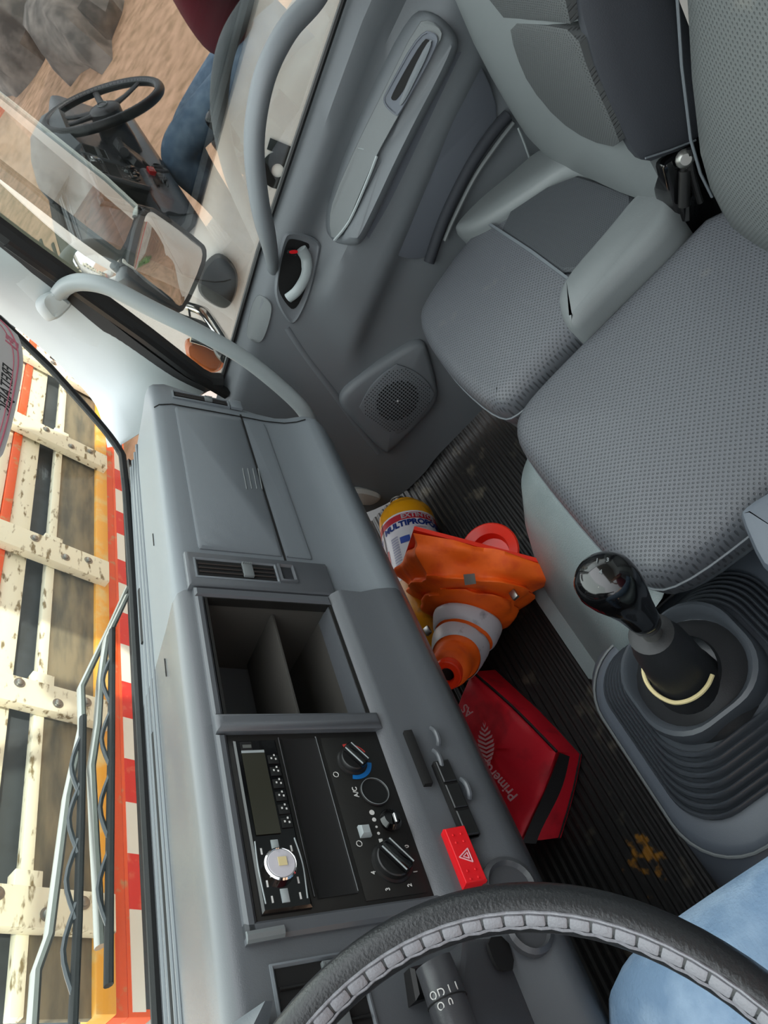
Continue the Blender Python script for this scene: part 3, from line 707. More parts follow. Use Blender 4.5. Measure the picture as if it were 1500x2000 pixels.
hz = lrect('hazard_switch', -.028, .030, .10, .44, [(0, -.004), (0, .008), (.0015, .010)], 'hazard')
q, n_ = low(-.002, .27, .0108)
dl = V((0, .3995, .645))-V((0, .363, .584))
tri = [q+XR*(.008*math.cos(a))+dl.normalized()*(.008*math.sin(a)) for a in (PI/2, PI/2+2*PI/3, PI/2+4*PI/3)]
for i in range(3): tube('warning_triangle', [tri[i], tri[(i+1) % 3]], .0007, 'print', hz, n=6)
tri2 = [q+(p-q)*.45 for p in tri]
for i in range(3): tube('warning_triangle', [tri2[i], tri2[(i+1) % 3]], .0006, 'print', hz, n=6)
for xx in (.017, -.02):
    for dx in (-.004, .004):
        for dt in (-.07, .05):
            q, n_ = low(xx+dx, .27+dt, .0105); lathe('raised_dot', [(.0015, 0), (.001, .0008), (0, .001)], q, n_, 'hazard', hz, n=8)
for x, t in ((.125, .5), (.155, .62), (.085, .75)):
    q, n_ = low(x, t, .006); tube('hook_clip', spline([q-n_*.004, q+XR*-.010+n_*.002, q+XR*-.020+n_*.001, q+XR*-.024-n_*.004], 5), .003, 'dashmid', dash, n=8)
for xx, r in ((-.035, .03), (-.075, .024)):
    q, n_ = low(xx, .8, -.004); lathe('socket_ring', [(r, 0), (r*.98, .006), (r*.8, .009), (r*.7, .004), (0, .004)], q, n_, 'dashdk', dash, n=24)
# under-dash trim panel near the driver
pad('knee_panel', [at(x, y, 1, .40) for x, y in ((900, 1840), (1060, 1830), (1110, 2010), (1150, 2200), (930, 2200), (880, 2000))], (0, -1, .1), [(0, -.02), (0, .003), (.004, .006)], 'dashdk', dash)
pad('panel_recess', chaikin([at(x, y, 1, .392) for x, y in ((945, 1835), (985, 1830), (1005, 1895), (975, 1900), (962, 1885))], 1), (0, -1, .1), [(0, 0), (0, .003)], 'dark', dash)
fix(dash)

# radio -------------------------------------------------------------
rad = empty('car_radio', face(530, 1620, .004), 'black car radio with wide display and silver volume knob in the centre panel', 'radio')
def P2(x, s, off=0): return A0+XR*x+DN*s+NF*(.002+off)
def rrect(name, x0, x1, s0, s1, prof, m, parent, off=.002): return frect(name, x0, x1, s0, s1, prof, m, parent, off=off)
rrect('radio_body', -.020, .157, .004, .050, [(0, -.002), (0, .004), (.002, .006)], 'gloss', rad)
rrect('display', .050, .140, .010, .034, [(0, 0), (0, .0008)], 'screen', rad, off=.0085)
rrect('display_rim', .1395, .1425, .010, .034, [(0, 0), (0, .001)], 'silver', rad, off=.0085)
lathe('volume_knob', [(.0155, 0), (.0155, .006), (.0140, .0075), (.0135, .007), (0, .007)], P2(.018, .026, .006), NF, 'chrome', rad, n=32)
lathe('knob_face', [(.0130, 0), (.0125, .0006), (0, .0008)], P2(.018, .026, .0130), NF, 'reflect', rad, n=28)
rrect('knob_mark', .015, .023, .023, .031, [(0, 0), (0, .0006)], 'cord', rad, off=.0160)
for xx in (.038, -.008): rrect('side_button', xx-.006, xx+.006, .0225, .0295, [(0, 0), (0, .002), (.001, .0025)], 'silver', rad, off=.007)
for xx in (.042, .0, ):
    pass
for k in range(6):
    xx = .132-.0142*k
    rrect('preset_button', xx-.006, xx+.004, .0365, .0475, [(0, 0), (0, .001), (.001, .0013)], 'black', rad, off=.008)
    for dx, ds in ((0, .040), (-.001, .0445), (.0035, .0435)):
        rrect('preset_mark', xx+dx-.001, xx+dx+.001, ds-.0008, ds+.0008, [(0, 0), (0, .0003)], 'whiteink', rad, off=.0094)
for k, (xx, ss) in enumerate(((.034, .012), (.004, .012), (.034, .041), (.004, .041), (-.010, .014), (-.010, .040))): rrect('button_mark', xx-.003, xx+.003, ss-.0008, ss+.0008, [(0, 0), (0, .0004)], 'whiteink', rad, off=.0085)
for ss in (.0075, .046): tube('button_arc', spline([P2(.044, ss, .0068), P2(.018, ss+(.0025 if ss > .02 else -.0012), .0068), P2(-.013, ss, .0068)], 6), .0007, 'silver', rad, n=6)
for k, xx in enumerate([.122-.0024*q for q in range(28)]):
    if k not in (8, 9, 14, 15): rrect('print_mark', xx-.0008, xx+.0008, .0064, .0088-.0004*(k % 3), [(0, 0), (0, .0003)], 'whiteink', rad, off=.0068)
rrect('usb_port', .143, .153, .010, .022, [(0, 0), (0, .001)], 'dark', rad, off=.0085)
rrect('usb_contacts', .145, .149, .012, .021, [(0, 0), (0, .001)], 'metal', rad, off=.0092)
fix(rad)
# climate control ----------------------------------------------------
cc = empty('climate_panel', face(745, 1600, .004), 'black heater control panel with two rotary knobs beside the radio', 'control panel')
rrect('panel_plate', -.020, .160, .104, .170, [(0, -.001), (0, .001), (.001, .0015)], 'panel', cc)
def dial(x, s, r, ang, name='rotary_knob'):
    k = lathe(name, [(r*1.15, 0), (r*1.12, .002), (r, .003), (r*.96, .008), (r*.9, .009), (0, .009)], P2(x, s, .001), NF, 'black', cc, n=32)
    d = (XR*math.cos(ang)+UPF*math.sin(ang)); e = NF.cross(d)
    c = P2(x, s, .012)
    mb = MB(); q = Matrix((tuple(d), tuple(e), tuple(NF))).transposed(); mb.box(c, (r*1.9, r*.62, .012), q, bev=.25); mb.build('knob_grip', 'gloss', k)
    for sg in (-1, 1): tube('grip_line', [c+e*sg*r*.33+d*r*.85+NF*.005, c+e*sg*r*.33-d*r*.8+NF*.005], .0008, 'silver', k, n=6)
    return k
def arc(x, s, r, a0, a1, m, wd=.0022):
    a = [a0+(a1-a0)*k/16 for k in range(17)]
    rings = [[P2(x, s, .0022)+(XR*math.cos(t)+UPF*math.sin(t))*q for q in (r, r+wd*2)] for t in a]
    return MB().grid(rings, False).build('dial_arc', m, cc)
dial(.128, .133, .0155, math.radians(215))
arc(.128, .133, .0175, math.radians(300), math.radians(375), 'redk', .0025); arc(.128, .133, .0175, math.radians(165), math.radians(262), 'bluek', .0025)
k = lathe('round_button', [(.0165, 0), (.0165, .002), (.0150, .003), (.0145, .0022), (0, .002)], P2(.089, .1475, .001), NF, 'black', cc, n=32)
tube('button_ring', [P2(.089, .1475, .0045)+(XR*math.cos(t)+UPF*math.sin(t))*.0155 for t in [2*PI*k/32 for k in range(33)]], .0005, 'bolster', cc, n=6)
dial(.013, .142, .019, math.radians(215))
text('A/C', .0075, P2(.090, .1255, .003), XR, UPF, 'whiteink', cc, name='panel_lettering')
for s_, x_, ss in (('1', .000, .163), ('2', -.012, .152), ('0', .026, .163), ('3', -.013, .128), ('4', .004, .1185)): text(s_, .0065, P2(x_, ss, .003), XR, UPF, 'whiteink', cc, name='panel_lettering')
for xx, rr2 in ((.066, .0028), (.058, .0022), (.050, .0012), (.043, .0015)): lathe('fan_mark', [(rr2, 0), (rr2, .0005), (0, .0005)], P2(xx, .137, .002), NF, 'whiteink', cc, n=14)
rrect('fan_mark', .032, .037, .135, .139, [(0, 0), (0, .0005)], 'whiteink', cc, off=.004)
rrect('slide_lever', .040, .052, .116, .128, [(0, 0), (0, .004), (.002, .007)], 'silver', cc, off=.003)
lathe('lever_knob', [(.010, 0), (.012, .006), (.009, .011), (.002, .012), (0, .012)], P2(.054, .153, .001), NF, 'gloss', cc, n=22)
MB().box(P2(.050, .153, .016), (.010, .003, .003), bev=.2).build('lever_glint', 'chrome', cc)
for x_, ss in ((.112, .109), (.034, .1125), ): tube('panel_icon', [P2(x_+.003*math.cos(t), ss+.003*math.sin(t), .003) for t in [2*PI*k/8 for k in range(9)]], .0004, 'whiteink', cc, n=5)
fix(cc)

# ================================================================== STEERING WHEEL
WC = V((-.313, .349, .787)); TL = .548
WN = V((0, -math.sin(TL), math.cos(TL))); WU = V((1, 0, 0)); WV = WN.cross(WU)
sw = empty('steering_wheel', WC, 'black leather wrapped steering wheel with grey stitched seam in front of the driver', 'steering wheel')
RW = .215
def wp(a, r=RW, h=0): return WC+(WU*math.cos(a)+WV*math.sin(a))*r+WN*h
n = 96
rings = []
for k in range(n+1):
    a = 2*PI*k/n; c = wp(a); rd_ = (c-WC).normalized()
    rings.append([c+(rd_*math.cos(t)+WN*math.sin(t))*.0165 for t in [2*PI*j/16 for j in range(16)]])
MB().grid(rings, True).build('rim', 'wheel', sw)
# stitched seam inside the rim
mb = MB()
for k in range(84):
    a = 2*PI*k/84; a2 = a+2*PI/84*.93
    def lp_(t):
        c = wp(t); rd_ = (c-WC).normalized(); e = (-rd_*.74+WN*.67).normalized(); return c+e*.0150, e
    c1, e_ = lp_(a); c2, _e = lp_(a2); d = (c2-c1).normalized(); f2 = d.cross(e_)
    q = Matrix((tuple(d), tuple(f2), tuple(e_))).transposed()
    mb.box((c1+c2)/2, ((c2-c1).length, .0085, .0050), q, bev=.35)
mb.build('lacing', 'stitch', sw)
for sg in (-1, 1):
    pts_ = []
    for k in range(337):
        t = 2*PI*k/336; c = wp(t); rd_ = (c-WC).normalized(); e = (-rd_*math.cos(.735+sg*.33)+WN*math.sin(.735+sg*.33)); pts_.append(c+e*(.0168+.0006*math.sin(k*PI/2)))
    tube('seam_cord', pts_, .0012, 'stitch', sw, n=6)
hub = [WC+WU*(.062*math.cos(t))*(1.15)+WV*(.058*math.sin(t))-WN*.03 for t in [2*PI*k/32 for k in range(32)]]
hb_ = pad('hub', hub, WN, [(0, -.03), (0, .02), (.008, .028), (.02, .032)], 'dashdk', sw, crown=(.006, 4))
tube('horn_ring', [WC+WU*(.03*math.cos(t))+WV*(.018*math.sin(t))+WN*.008 for t in [2*PI*k/24 for k in range(25)]], .0015, 'silver', hb_, n=6)
for a in (math.radians(78), math.radians(112), math.radians(180), math.radians(232)):
    tube('spoke', [wp(a, .055, -.015), wp(a, .12, -.012), wp(a, RW-.006, 0)], [.018, .013, .012], 'dashdk', sw, n=10, up=WN, flat=.5)
fix(sw)
col = empty('steering_column', WC-WN*.12, 'dark grey steering column shroud behind the wheel', 'steering column')
tube('shroud', [WC-WN*.045, WC-WN*.12, WC-WN*.26], [.05, .062, .07], 'dashdk', col, n=24)
s0 = atd(1010, 2110, .60); s1 = atd(870, 1880, .665)
sb_ = WC-WN*.10+WU*.05
S1 = at(838, 1880, 1, .41); S2 = at(900, 2010, 1, .40)
ps = [sb_, sb_.lerp(at(905, 2050, 1, .405), .8), at(880, 1975, 1, .405), at(856, 1905, 1, .405), at(846, 1880, 1, .405)]
stalk = tube('wiper_stalk', spline(ps, 5), [.010]*6+[.0165]*15, 'dashdk', col, n=16)
a_ = at(856, 1905, 1, .405); dS = (ps[3]-ps[2]).normalized()
NS = (CAM-a_).normalized()
side = (dS.cross(NS)).normalized()
if side.dot(w(1, 0, 0)) < 0: side = -side
base_ = ps[3].lerp(ps[2], .45)
for k, s_ in enumerate(('O', 'D', 'I', 'I')):
    ang = -.55+k*.42; nn = (NS*math.cos(ang)+side*math.sin(ang)).normalized(); rt = (side-nn*side.dot(nn)).normalized()
    text(s_, .0085, base_+nn*.0170, rt, nn.cross(rt), 'whiteink', stalk, name='stalk_lettering', depth=.0003)
for k, s_ in enumerate(('O', '0')):
    ang = -.35+k*.5; nn = (NS*math.cos(ang)+side*math.sin(ang)).normalized(); rt = (side-nn*side.dot(nn)).normalized()
    text(s_, .008, ps[2]+dS*.006+nn*.0170, rt, nn.cross(rt), 'whiteink', stalk, name='stalk_lettering', depth=.0003)
lathe('stalk_ring', [(.0172, -.0005), (.0172, .0005)], ps[3].lerp(ps[2], .75), dS, 'dark', stalk, n=20)
pad('column_switch', [at(x, y, 1, .43) for x, y in ((800, 1890), (835, 1880), (850, 1945), (812, 1955))], (0, -1, .2), [(0, -.03), (0, 0), (.003, .003)], 'black', col)
fix(col)

# ================================================================== CENTRE CONSOLE, GEAR LEVER
def rr_(x0, x1, y0, y1, z, r=.06, n=8, rl=None):
    out = []
    for cx, cy, a0 in ((x1-r, y1-r, 0), (x0+r, y1-r, PI/2), (x0+r, y0+r, PI), (x1-r, y0+r, 3*PI/2)):
        for k in range(n+1): a = a0+PI/2*k/n; out.append(V((cx+r*math.cos(a), cy+r*math.sin(a), z)))
    return out
cs = empty('gear_console', (.17, .05, 0), 'blue grey floor console carrying the rubber gear gaiter', 'console')
MB().grid([rr_(-.13, .435, -.35, .36, .0, .08), rr_(-.12, .425, -.34, .345, .05, .08), rr_(-.08, .36, -.30, .325, .16, .08), rr_(-.035, .312, -.12, .310, .225, .085), rr_(-.028, .304, -.10, .303, .235, .085), rr_(-.022, .298, -.09, .297, .237, .083), rr_(0, .28, -.05, .28, .24, .07)], True, True, True).build('console_body', 'console', cs)
tube('console_ridge', rr_(-.033, .310, -.115, .3085, .231, .085)+[rr_(-.033, .310, -.115, .3085, .231, .085)[0]], .0022, 'bolster', cs, n=6)
pad('console_notch', chaikin([at(x, y, 2, .12) for x, y in ((1402, 1690), (1430, 1685), (1450, 1682), (1455, 1692), (1432, 1698), (1412, 1697))], 1), (-.3, .5, .8), [(0, 0), (0, .004)], 'dark', cs)
fix(cs)
gt = empty('gear_lever', (.15, .145, .24), 'gear lever with glossy black knob rising from a ribbed rubber gaiter', 'gear lever')
rings = []; x0, x1, y0, y1 = .012, .285, .0, .285
tx0, tx1, ty0, ty1 = .088, .232, .068, .222
N_ = 7
def gr_(f, z): return rr_(x0+(tx0-x0)*f, x1+(tx1-x1)*f, y0+(ty0-y0)*f, y1+(ty1-y1)*f, z, .062)
for k in range(N_):
    z = .238+.062*k/N_; f = k/N_*.80
    rings += [gr_(f, z), gr_(f, z+.010), gr_(f+.03, z+.0135), gr_(f+.06, z+.011), gr_(f+.075, z+.004)]
rings += [gr_(.84, .300), gr_(.84, .322), gr_(.88, .332), gr_(.94, .334), gr_(1.0, .330), gr_(1.05, .318), gr_(1.10, .312)]
MB().grid(rings, True, True, True).build('gaiter', 'boot', gt)
gb = at(1330, 1312, 2, .36); gn = at(1270, 1236, 2, .475); kb = at(1266, 1222, 2, .50); 
mb = MB()
c_ = V((.152, .148, .30))
mb.grid([[c_.lerp(V((.15, .146, z)), 0)+V((r*math.cos(t)*1.0, r*math.sin(t), z-.30)) for t in [2*PI*k/28 for k in range(28)]] for r, z in ((.085, .300), (.075, .318), (.060, .330), (.048, .338), (.046, .345))])
mb.build('gaiter_cone', 'boot2', gt)
ax = (gn-gb).normalized()
tube('gaiter_neck', [gb-ax*.045, gb-ax*.03, gb-ax*.012, gb+ax*.01, gb+ax*.045, gb+ax*.085, gn-ax*.012, gn-ax*.002, gn+ax*.001], [.046, .044, .042, .038, .036, .033, .028, .027, .020], 'boot2', gt, n=28)
fv = (CAM-gb); fv = (fv-ax*fv.dot(ax)).normalized(); dnv = w(0, 1, 0); dnv = (dnv-ax*dnv.dot(ax)).normalized(); rtv = dnv.cross(ax)
cordp = [gb+ax*(.012+.010*abs(math.sin(t)))+(dnv*math.cos(t)+rtv*math.sin(t))*.0425+fv*.004 for t in [-1.5+3.0*k/10 for k in range(11)]]
tube('cord', spline(cordp, 6), .0028, 'cord', gt, n=8)
tube('shaft', [gn-ax*.03, kb+ax*.03], .0115, 'metal', gt, n=16)
kt = at(1185, 1125, 2, .612); kax = (kt-kb).normalized()
L = (kt-kb).length
rings = []
e1 = (at(1255, 1115, 2, .61)-at(1150, 1160, 2, .61)); e1 = (e1-kax*e1.dot(kax)).normalized(); e2 = kax.cross(e1)
for t, a, b, sh in ((-.02, .004, .004, 0), (0, .0135, .0135, 0), (.04, .017, .017, 0), (.2, .0195, .019, .0), (.4, .0225, .021, 0), (.58, .0275, .025, -.001), (.75, .0325, .029, -.003), (.9, .0345, .031, -.004), (1.02, .0325, .030, -.004), (1.10, .027, .025, -.004), (1.15, .018, .017, -.003), (1.175, .007, .007, -.003), (1.178, .001, .001, -.003)):
    c = kb+kax*L*t+e1*sh; rings.append([c+e1*a*math.cos(q)+e2*b*math.sin(q) for q in [2*PI*k/32 for k in range(32)]])
kn = MB().grid(rings, True, True, True).build('knob', 'gloss', gt)
kc = kb+kax*(L*1.175+.0008)
for s_, dx, dy in (('2', -.010, -.007), ('4', .001, -.008), ('R', -.011, .006), ('1', .0, .007), ('3', .010, .005)):
    text(s_, .007, kc+e1*dx+e2*dy-kax*(abs(dx)*.35+abs(dy)*.3), (e1-e2*.3), kax.cross(e1-e2*.3), 'bolster', kn, name='shift_lettering', depth=.003)
fix(gt)

# ================================================================== SEATS
def seat_pad(name, pts, z, th, m, parent, r=.03, crown=.02, it=2, over=0):
    P = chaikin([V((p[0], p[1], z-th)) for p in pts], it)
    prof = [(.02, 0), (.004, .01), (0, th*.35), (0, th-r)]+[(r*(1-math.cos(a)), th-r+r*math.sin(a)) for a in (.4, .8, 1.2, 1.57)]
    return pad(name, P, (0, 0, 1), prof, m, parent, crown=(crown, 6))
ms = empty('middle_seat', (.43, -.15, 0), 'wide perforated grey leather middle seat with a flat cushion', 'seat')
mc = [(.655, -.42), (.657, -.20), (.662, .0), (.655, .075), (.62, .112), (.52, .122), (.31, .122), (.25, .112), (.215, .08), (.205, -.05), (.20, -.42)]
cu = seat_pad('cushion', mc, .435, .085, 'perfS', ms, r=.035, crown=.012)
P = chaikin([V((p[0], p[1], .392)) for p in mc], 2)
tube('piping', [p+V(((p.x-.43)*.004, (p.y+.1)*.004, 0)) for p in P], .0022, 'leather', cu, n=6)
seat_pad('cushion_side', [(x+(x-.43)*-.03, y-.008) for x, y in mc], .385, .055, 'leather', ms, r=.02, crown=0)
def backrest(name, x0, x1, pz, m, parent, thick=.09, top=1.02, bulge=.02, rnd=.06):
    """pz: list of (z,y) of the front face from the bottom up"""
    rings = []
    for k, (z, y) in enumerate(pz):
        t = k/(len(pz)-1); sh = .05*(1-math.sin(min(1, (1-t)*6)*PI/2)); nx_ = 13; ring = []
        for j in range(nx_):
            s = -1+2*j/(nx_-1); x = (x0+x1)/2+(x1-x0-2*sh)/2*s
            edge = (abs(s)**6)*rnd*.6
            ring.append(V((x, y+bulge*(1-s*s)-edge, z)))
        for j in range(nx_):
            s = 1-2*j/(nx_-1); ring.append(V(((x0+x1)/2+(x1-x0-2*sh)/2*s*.97, y-thick, z)))
        rings.append(ring)
    return MB().grid(rings, True, True, True).build(name, m, parent)
mbk = [(.43, -.350), (.452, -.337), (.50, -.340), (.556, -.352), (.65, -.388), (.731, -.425), (.82, -.46), (.92, -.50), (1.0, -.53), (1.02, -.545)]
backrest('backrest', .19, .640, mbk, 'perfB', ms, .10)
tube('piping', [V((.642, y-.02, z)) for z, y in mbk[1:]], .0022, 'leather', ms, n=6)
hg = tube('hinge_arm', [at(1332, 425, 0, .672), at(1330, 360, 0, .672), at(1334, 300, 0, .672)], .018, 'gloss', ms, n=12, flat=.5)
MB().box(at(1350, 360, 0, .69), (.05, .10, .14), Matrix.Rotation(.3, 3, 'X'), bev=.15).build('hinge_bracket', 'gloss', ms)
lathe('hinge_bolt', [(.014, 0), (.013, .004), (.008, .008), (0, .008)], at(1338, 310, 0, .655), (-1, .3, .4), 'metal', ms, n=14)
tube('hinge_rod', [at(1338, 332, 0, .655), at(1336, 402, 0, .655)], .009, 'black', ms, n=10)
tube('hinge_cable', spline([at(x, y, 0, .65) for x, y in ((1347, 290), (1350, 330), (1360, 370), (1368, 395))], 5), .005, 'black', ms, n=8)
fix(ms)

pq_ = empty('passenger_seat', (.93, -.15, 0), 'grey passenger seat with bolsters and a dark woven insert beside the door', 'seat')
pc = [(.690, -.40), (.682, -.20), (.675, -.03), (.668, .08), (.70, .112), (.86, .128), (1.02, .120), (1.10, .100), (1.13, .05), (1.16, -.10), (1.12, -.30), (1.05, -.40)]
cu = seat_pad('cushion', pc, .448, .09, 'perfS', pq_, r=.035, crown=.010)
P = chaikin([V((p[0], p[1], .398)) for p in pc], 2)
tube('piping', [p+V(((p.x-.9)*.004, (p.y+.1)*.004, 0)) for p in P], .0022, 'leather', cu, n=6)
seat_pad('cushion_side', [(x+(x-.9)*-.03, y-.008) for x, y in pc], .39, .10, 'leather', pq_, r=.02, crown=0)
def lay(name, px, z, prof, m, parent, it=2, crown=None):
    return pad(name, chaikin([at(x, y, 2, z) for x, y in px], it), (0, 0, 1), prof, m, parent, crown)
lay('bolster', [(1130, 276), (1060, 290), (1010, 335), (930, 400), (882, 456), (910, 458), (962, 436), (1040, 385), (1112, 336), (1175, 350), (1255, 388), (1278, 360), (1235, 305), (1180, 280)], .463, [(0, -.05), (0, -.005), (.006, .008), (.014, .013)], 'bolster', pq_, 2)
lay('bolster', [(1290, 350), (1245, 380), (1185, 455), (1105, 545), (1088, 590), (1094, 618), (1110, 645), (1128, 640), (1200, 560), (1310, 455), (1330, 400), (1310, 365)], .463, [(0, -.06), (0, -.008), (.008, .008), (.018, .014)], 'bolster', pq_, 2)
lay('woven_insert', [(1112, 338), (962, 437), (1040, 490), (1119, 547), (1190, 470), (1256, 389), (1180, 358)], .460, [(0, -.02), (0, -.001), (.006, .004)], 'meshS', pq_, 1)
lay('stitched_seam', [(960, 437), (1040, 489), (1119, 548), (1115, 552), (1036, 494), (955, 440)], .463, [(0, -.01), (0, .002)], 'leather', pq_, 0)
pbk = [(.455, -.325), (.47, -.300), (.52, -.295), (.579, -.300), (.65, -.309), (.715, -.320), (.816, -.345), (.90, -.375), (1.0, -.41), (1.12, -.455), (1.14, -.475)]
bb = backrest('backrest', .688, 1.145, pbk, 'bolster', pq_, .11, bulge=.0, rnd=.05)
def yb(z):
    for (z0, y0), (z1, y1) in zip(pbk, pbk[1:]):
        if z0 <= z <= z1: return y0+(y1-y0)*(z-z0)/(z1-z0)
    return pbk[0][1] if z < pbk[0][0] else pbk[-1][1]
def onB(px, py, off=.004):
    r = ray(px, py); best = None
    for k in range(400):
        y = -.25-.3*k/400; p = CAM+r*((y-CAM.y)/r.y)
        if p.y <= yb(p.z)+off: return p
    return p
ins = [(995, 44), (1060, 48), (1125, 60), (1150, 140), (1195, 235), (1215, 290), (1150, 275), (1090, 235), (1035, 170), (1005, 100)]
pad('woven_panel', chaikin([onB(*q, .0) for q in ins], 1), (0, .95, .3), [(0, -.02), (0, .0005), (.008, .003)], 'meshB', bb)
ins = [(985, 36), (1060, 40), (1115, 46), (1105, 0), (1090, -80), (1080, -250), (930, -260), (915, -120), (940, -20)]
pad('woven_panel', chaikin([onB(*q, .0) for q in ins], 0), (0, .95, .3), [(0, -.02), (0, .0005), (.008, .003)], 'meshB', bb)
# navy side cloth of the backrest
side_ = [V((.683, y, z)) for y, z in ((-.325, .70), (-.312, .60), (-.316, .562), (-.352, .54), (-.385, .518), (-.44, .54), (-.45, .62), (-.46, .72), (-.50, .9), (-.40, .9), (-.36, .82))]
pad('side_cloth', chaikin(side_, 1), (-1, 0, 0), [(0, -.01), (0, .006), (.012, .012)], 'navy', bb, crown=(.004, 3))
tube('hem_stitching', [V((.669, y, z)) for y, z in ((-.318, .573), (-.352, .55), (-.388, .528))], .0015, 'leather', bb, n=6)
fix(pq_)

ds = empty('driver_seat', (-.3, -.15, 0), 'textured blue grey driver seat under the driver', 'seat')
dc = [(-.08, -.55), (-.055, -.2), (-.045, .05), (-.055, .15), (-.10, .20), (-.20, .215), (-.40, .215), (-.50, .20), (-.54, .15), (-.55, -.2), (-.53, -.55)]
seat_pad('cushion', dc, .40, .12, M['hump'], ds, r=.04, crown=.012)
seat_pad('seat_base', [(x*.7-.09, y*.9) for x, y in dc], .28, .27, 'console', ds, r=.02, crown=0)
backrest('backrest', -.54, -.06, [(.40, -.47), (.5, -.46), (.62, -.48), (.8, -.52), (.95, -.56), (1.05, -.59), (1.07, -.60)], 'leather', ds, .1)
pb_ = chaikin([at(x, y, 2, .50) for x, y in ((1440, 1005), (1445, 990), (1475, 968), (1560, 920), (1640, 1080), (1540, 1130), (1500, 1112), (1480, 1098))], 1)
pad('side_rest', pb_, (0, 0, 1), [(0, -.12), (0, -.01), (.004, -.003), (.012, 0)], 'console', ds)
fix(ds)

# engine cover
ec = empty('engine_cover', (.5, 0, 0), 'pale grey green textured engine cover under the middle seat', 'engine cover')
rg = []
for x0_, x1_, y1_, z, r in ((.44, .715, .350, .0, .10), (.432, .712, .345, .045, .10), (.430, .700, .315, .052, .10), (.388, .705, .285, .12, .11), (.322, .705, .235, .22, .11), (.312, .69, .185, .30, .10), (.30, .665, .14, .325, .09), (.32, .62, .10, .33, .06)):
    ring = [V((x1_-r+r*math.cos(a), y1_-r+r*math.sin(a), z)) for a in [PI/2*k/12 for k in range(13)]]
    ring += [V((x0_-.03, y1_, z)), V((x0_-.045, y1_-.012, z)), V((x0_-.04, y1_-.03, z)), V((x0_, y1_-.085, z)), V((x0_, -.6, z)), V((x1_, -.6, z))]
    rg.append(ring)
MB().grid(rg, True, True, True).build('cover_shell', 'hump', ec)
fix(ec)

# ================================================================== THINGS ON THE FLOOR
ex = empty('fire_extinguisher', (.9, .54, 0), 'yellow fire extinguisher with a white label lying on the floor mat', 'fire extinguisher')
e0 = at(790, 1000, 2, .078); e1_ = at(858, 1300, 2, .078); ea_ = (e1_-e0).normalized(); EL = .44; ER = .0735
lathe('cylinder', [(0, -.012), (.045, -.012), (.05, 0), (.054, .006), (.064, .012), (ER*.97, .026), (ER, .045), (ER, .10), (ER, EL-.08), (ER*.95, EL-.05), (ER*.7, EL-.02), (.03, EL), (.03, EL+.02), (0, EL+.02)], e0, ea_, 'yellow', ex, n=48)
up_ = V((0, 0, 1)); sd = ea_.cross(up_).normalized(); up_ = sd.cross(ea_).normalized()
# direction towards the viewer around the cylinder
vw = (CAM-(e0+ea_*.15)); vw = (vw-ea_*vw.dot(ea_)).normalized(); sw_ = ea_.cross(vw)
def cyl(a, h, r=ER+.0008): return e0+ea_*h+(vw*math.cos(a)+sw_*math.sin(a))*r
def wrap(name, a0, a1, h0, h1, m, dr_=.0008, parent=ex):
    rings = [[cyl(a0+(a1-a0)*k/24, h, ER+dr_) for k in range(25)] for h in (h0, h1)]
    return MB().grid(rings, False).build(name, m, parent)
lb = wrap('label', -2.6, 2.6, .062, .26, 'label')
wrap('label_band', -1.0, 1.6, .068, .088, 'red', .0012, lb)
wrap('label_band', -1.6, -1.08, .068, .088, 'red', .0012, lb)
def wtext(s, size, a, h, m, bold=0):
    """lettering wrapped round the cylinder, read with the cylinder top up (towards +axis reversed)"""
    o = text(s, size, (0, 0, 0), (1, 0, 0), (0, 1, 0), m, lb, name='label_lettering', depth=.0001, bold=bold)
    for v in o.data.vertices:
        x_, y_ = v.co.x, v.co.y
        v.co = cyl(a+SG*x_/ER, h-y_, ER+.0016)
    return o
SG = 1
p_a = (cyl(.3, .1)-cyl(0, .1)); SG = 1 if p_a.dot(w(1, 0, 0)) > 0 else -1
wtext('EXTINTOR', .020, .50*SG, .078, 'label', .0008)
wtext('MULTIPROPÓSITO', .024, .42*SG, .101, 'blue', .0012)
wtext('IIIIIIIIIIIIIIIIIII', .006, .45*SG, .118, 'red')
wrap('label_block', .0, .35, .140, .160, 'blue', .0013, lb); wrap('label_block', -.45, -.2, .140, .160, 'blue', .0013, lb)
for k in range(14): wtext('IIIIIIIIIIII', .007, -.55*SG, .135+k*.008, 'blue')
wtext('ST', .022, -1.35*SG, .112, 'blue', .001)
for k in range(12): wtext('IIIIIIIII', .007, -1.3*SG, .135+k*.009, 'zip')
for a in (-1.0, -1.06): tube('label_rule', [cyl(a*SG, .062+.01*k, ER+.0014) for k in range(20)], .0006, 'zip', lb, n=4)
wrap('label_panel', 0.9, 1.0, .155, .20, 'red', .0014, lb)
q0 = e0-ea_*.02+up_*.02
tube('ring', [e0-ea_*.028+(sd*math.cos(t)+up_*math.sin(t))*.018+up_*.02 for t in [2*PI*k/20 for k in range(21)]], .003, 'metal', ex, n=8)
lathe('ring_disc', [(.016, 0), (.016, .002), (0, .002)], e0-ea_*.030+up_*.02, -ea_+up_*.6, 'metal', ex, n=20)
fix(ex)

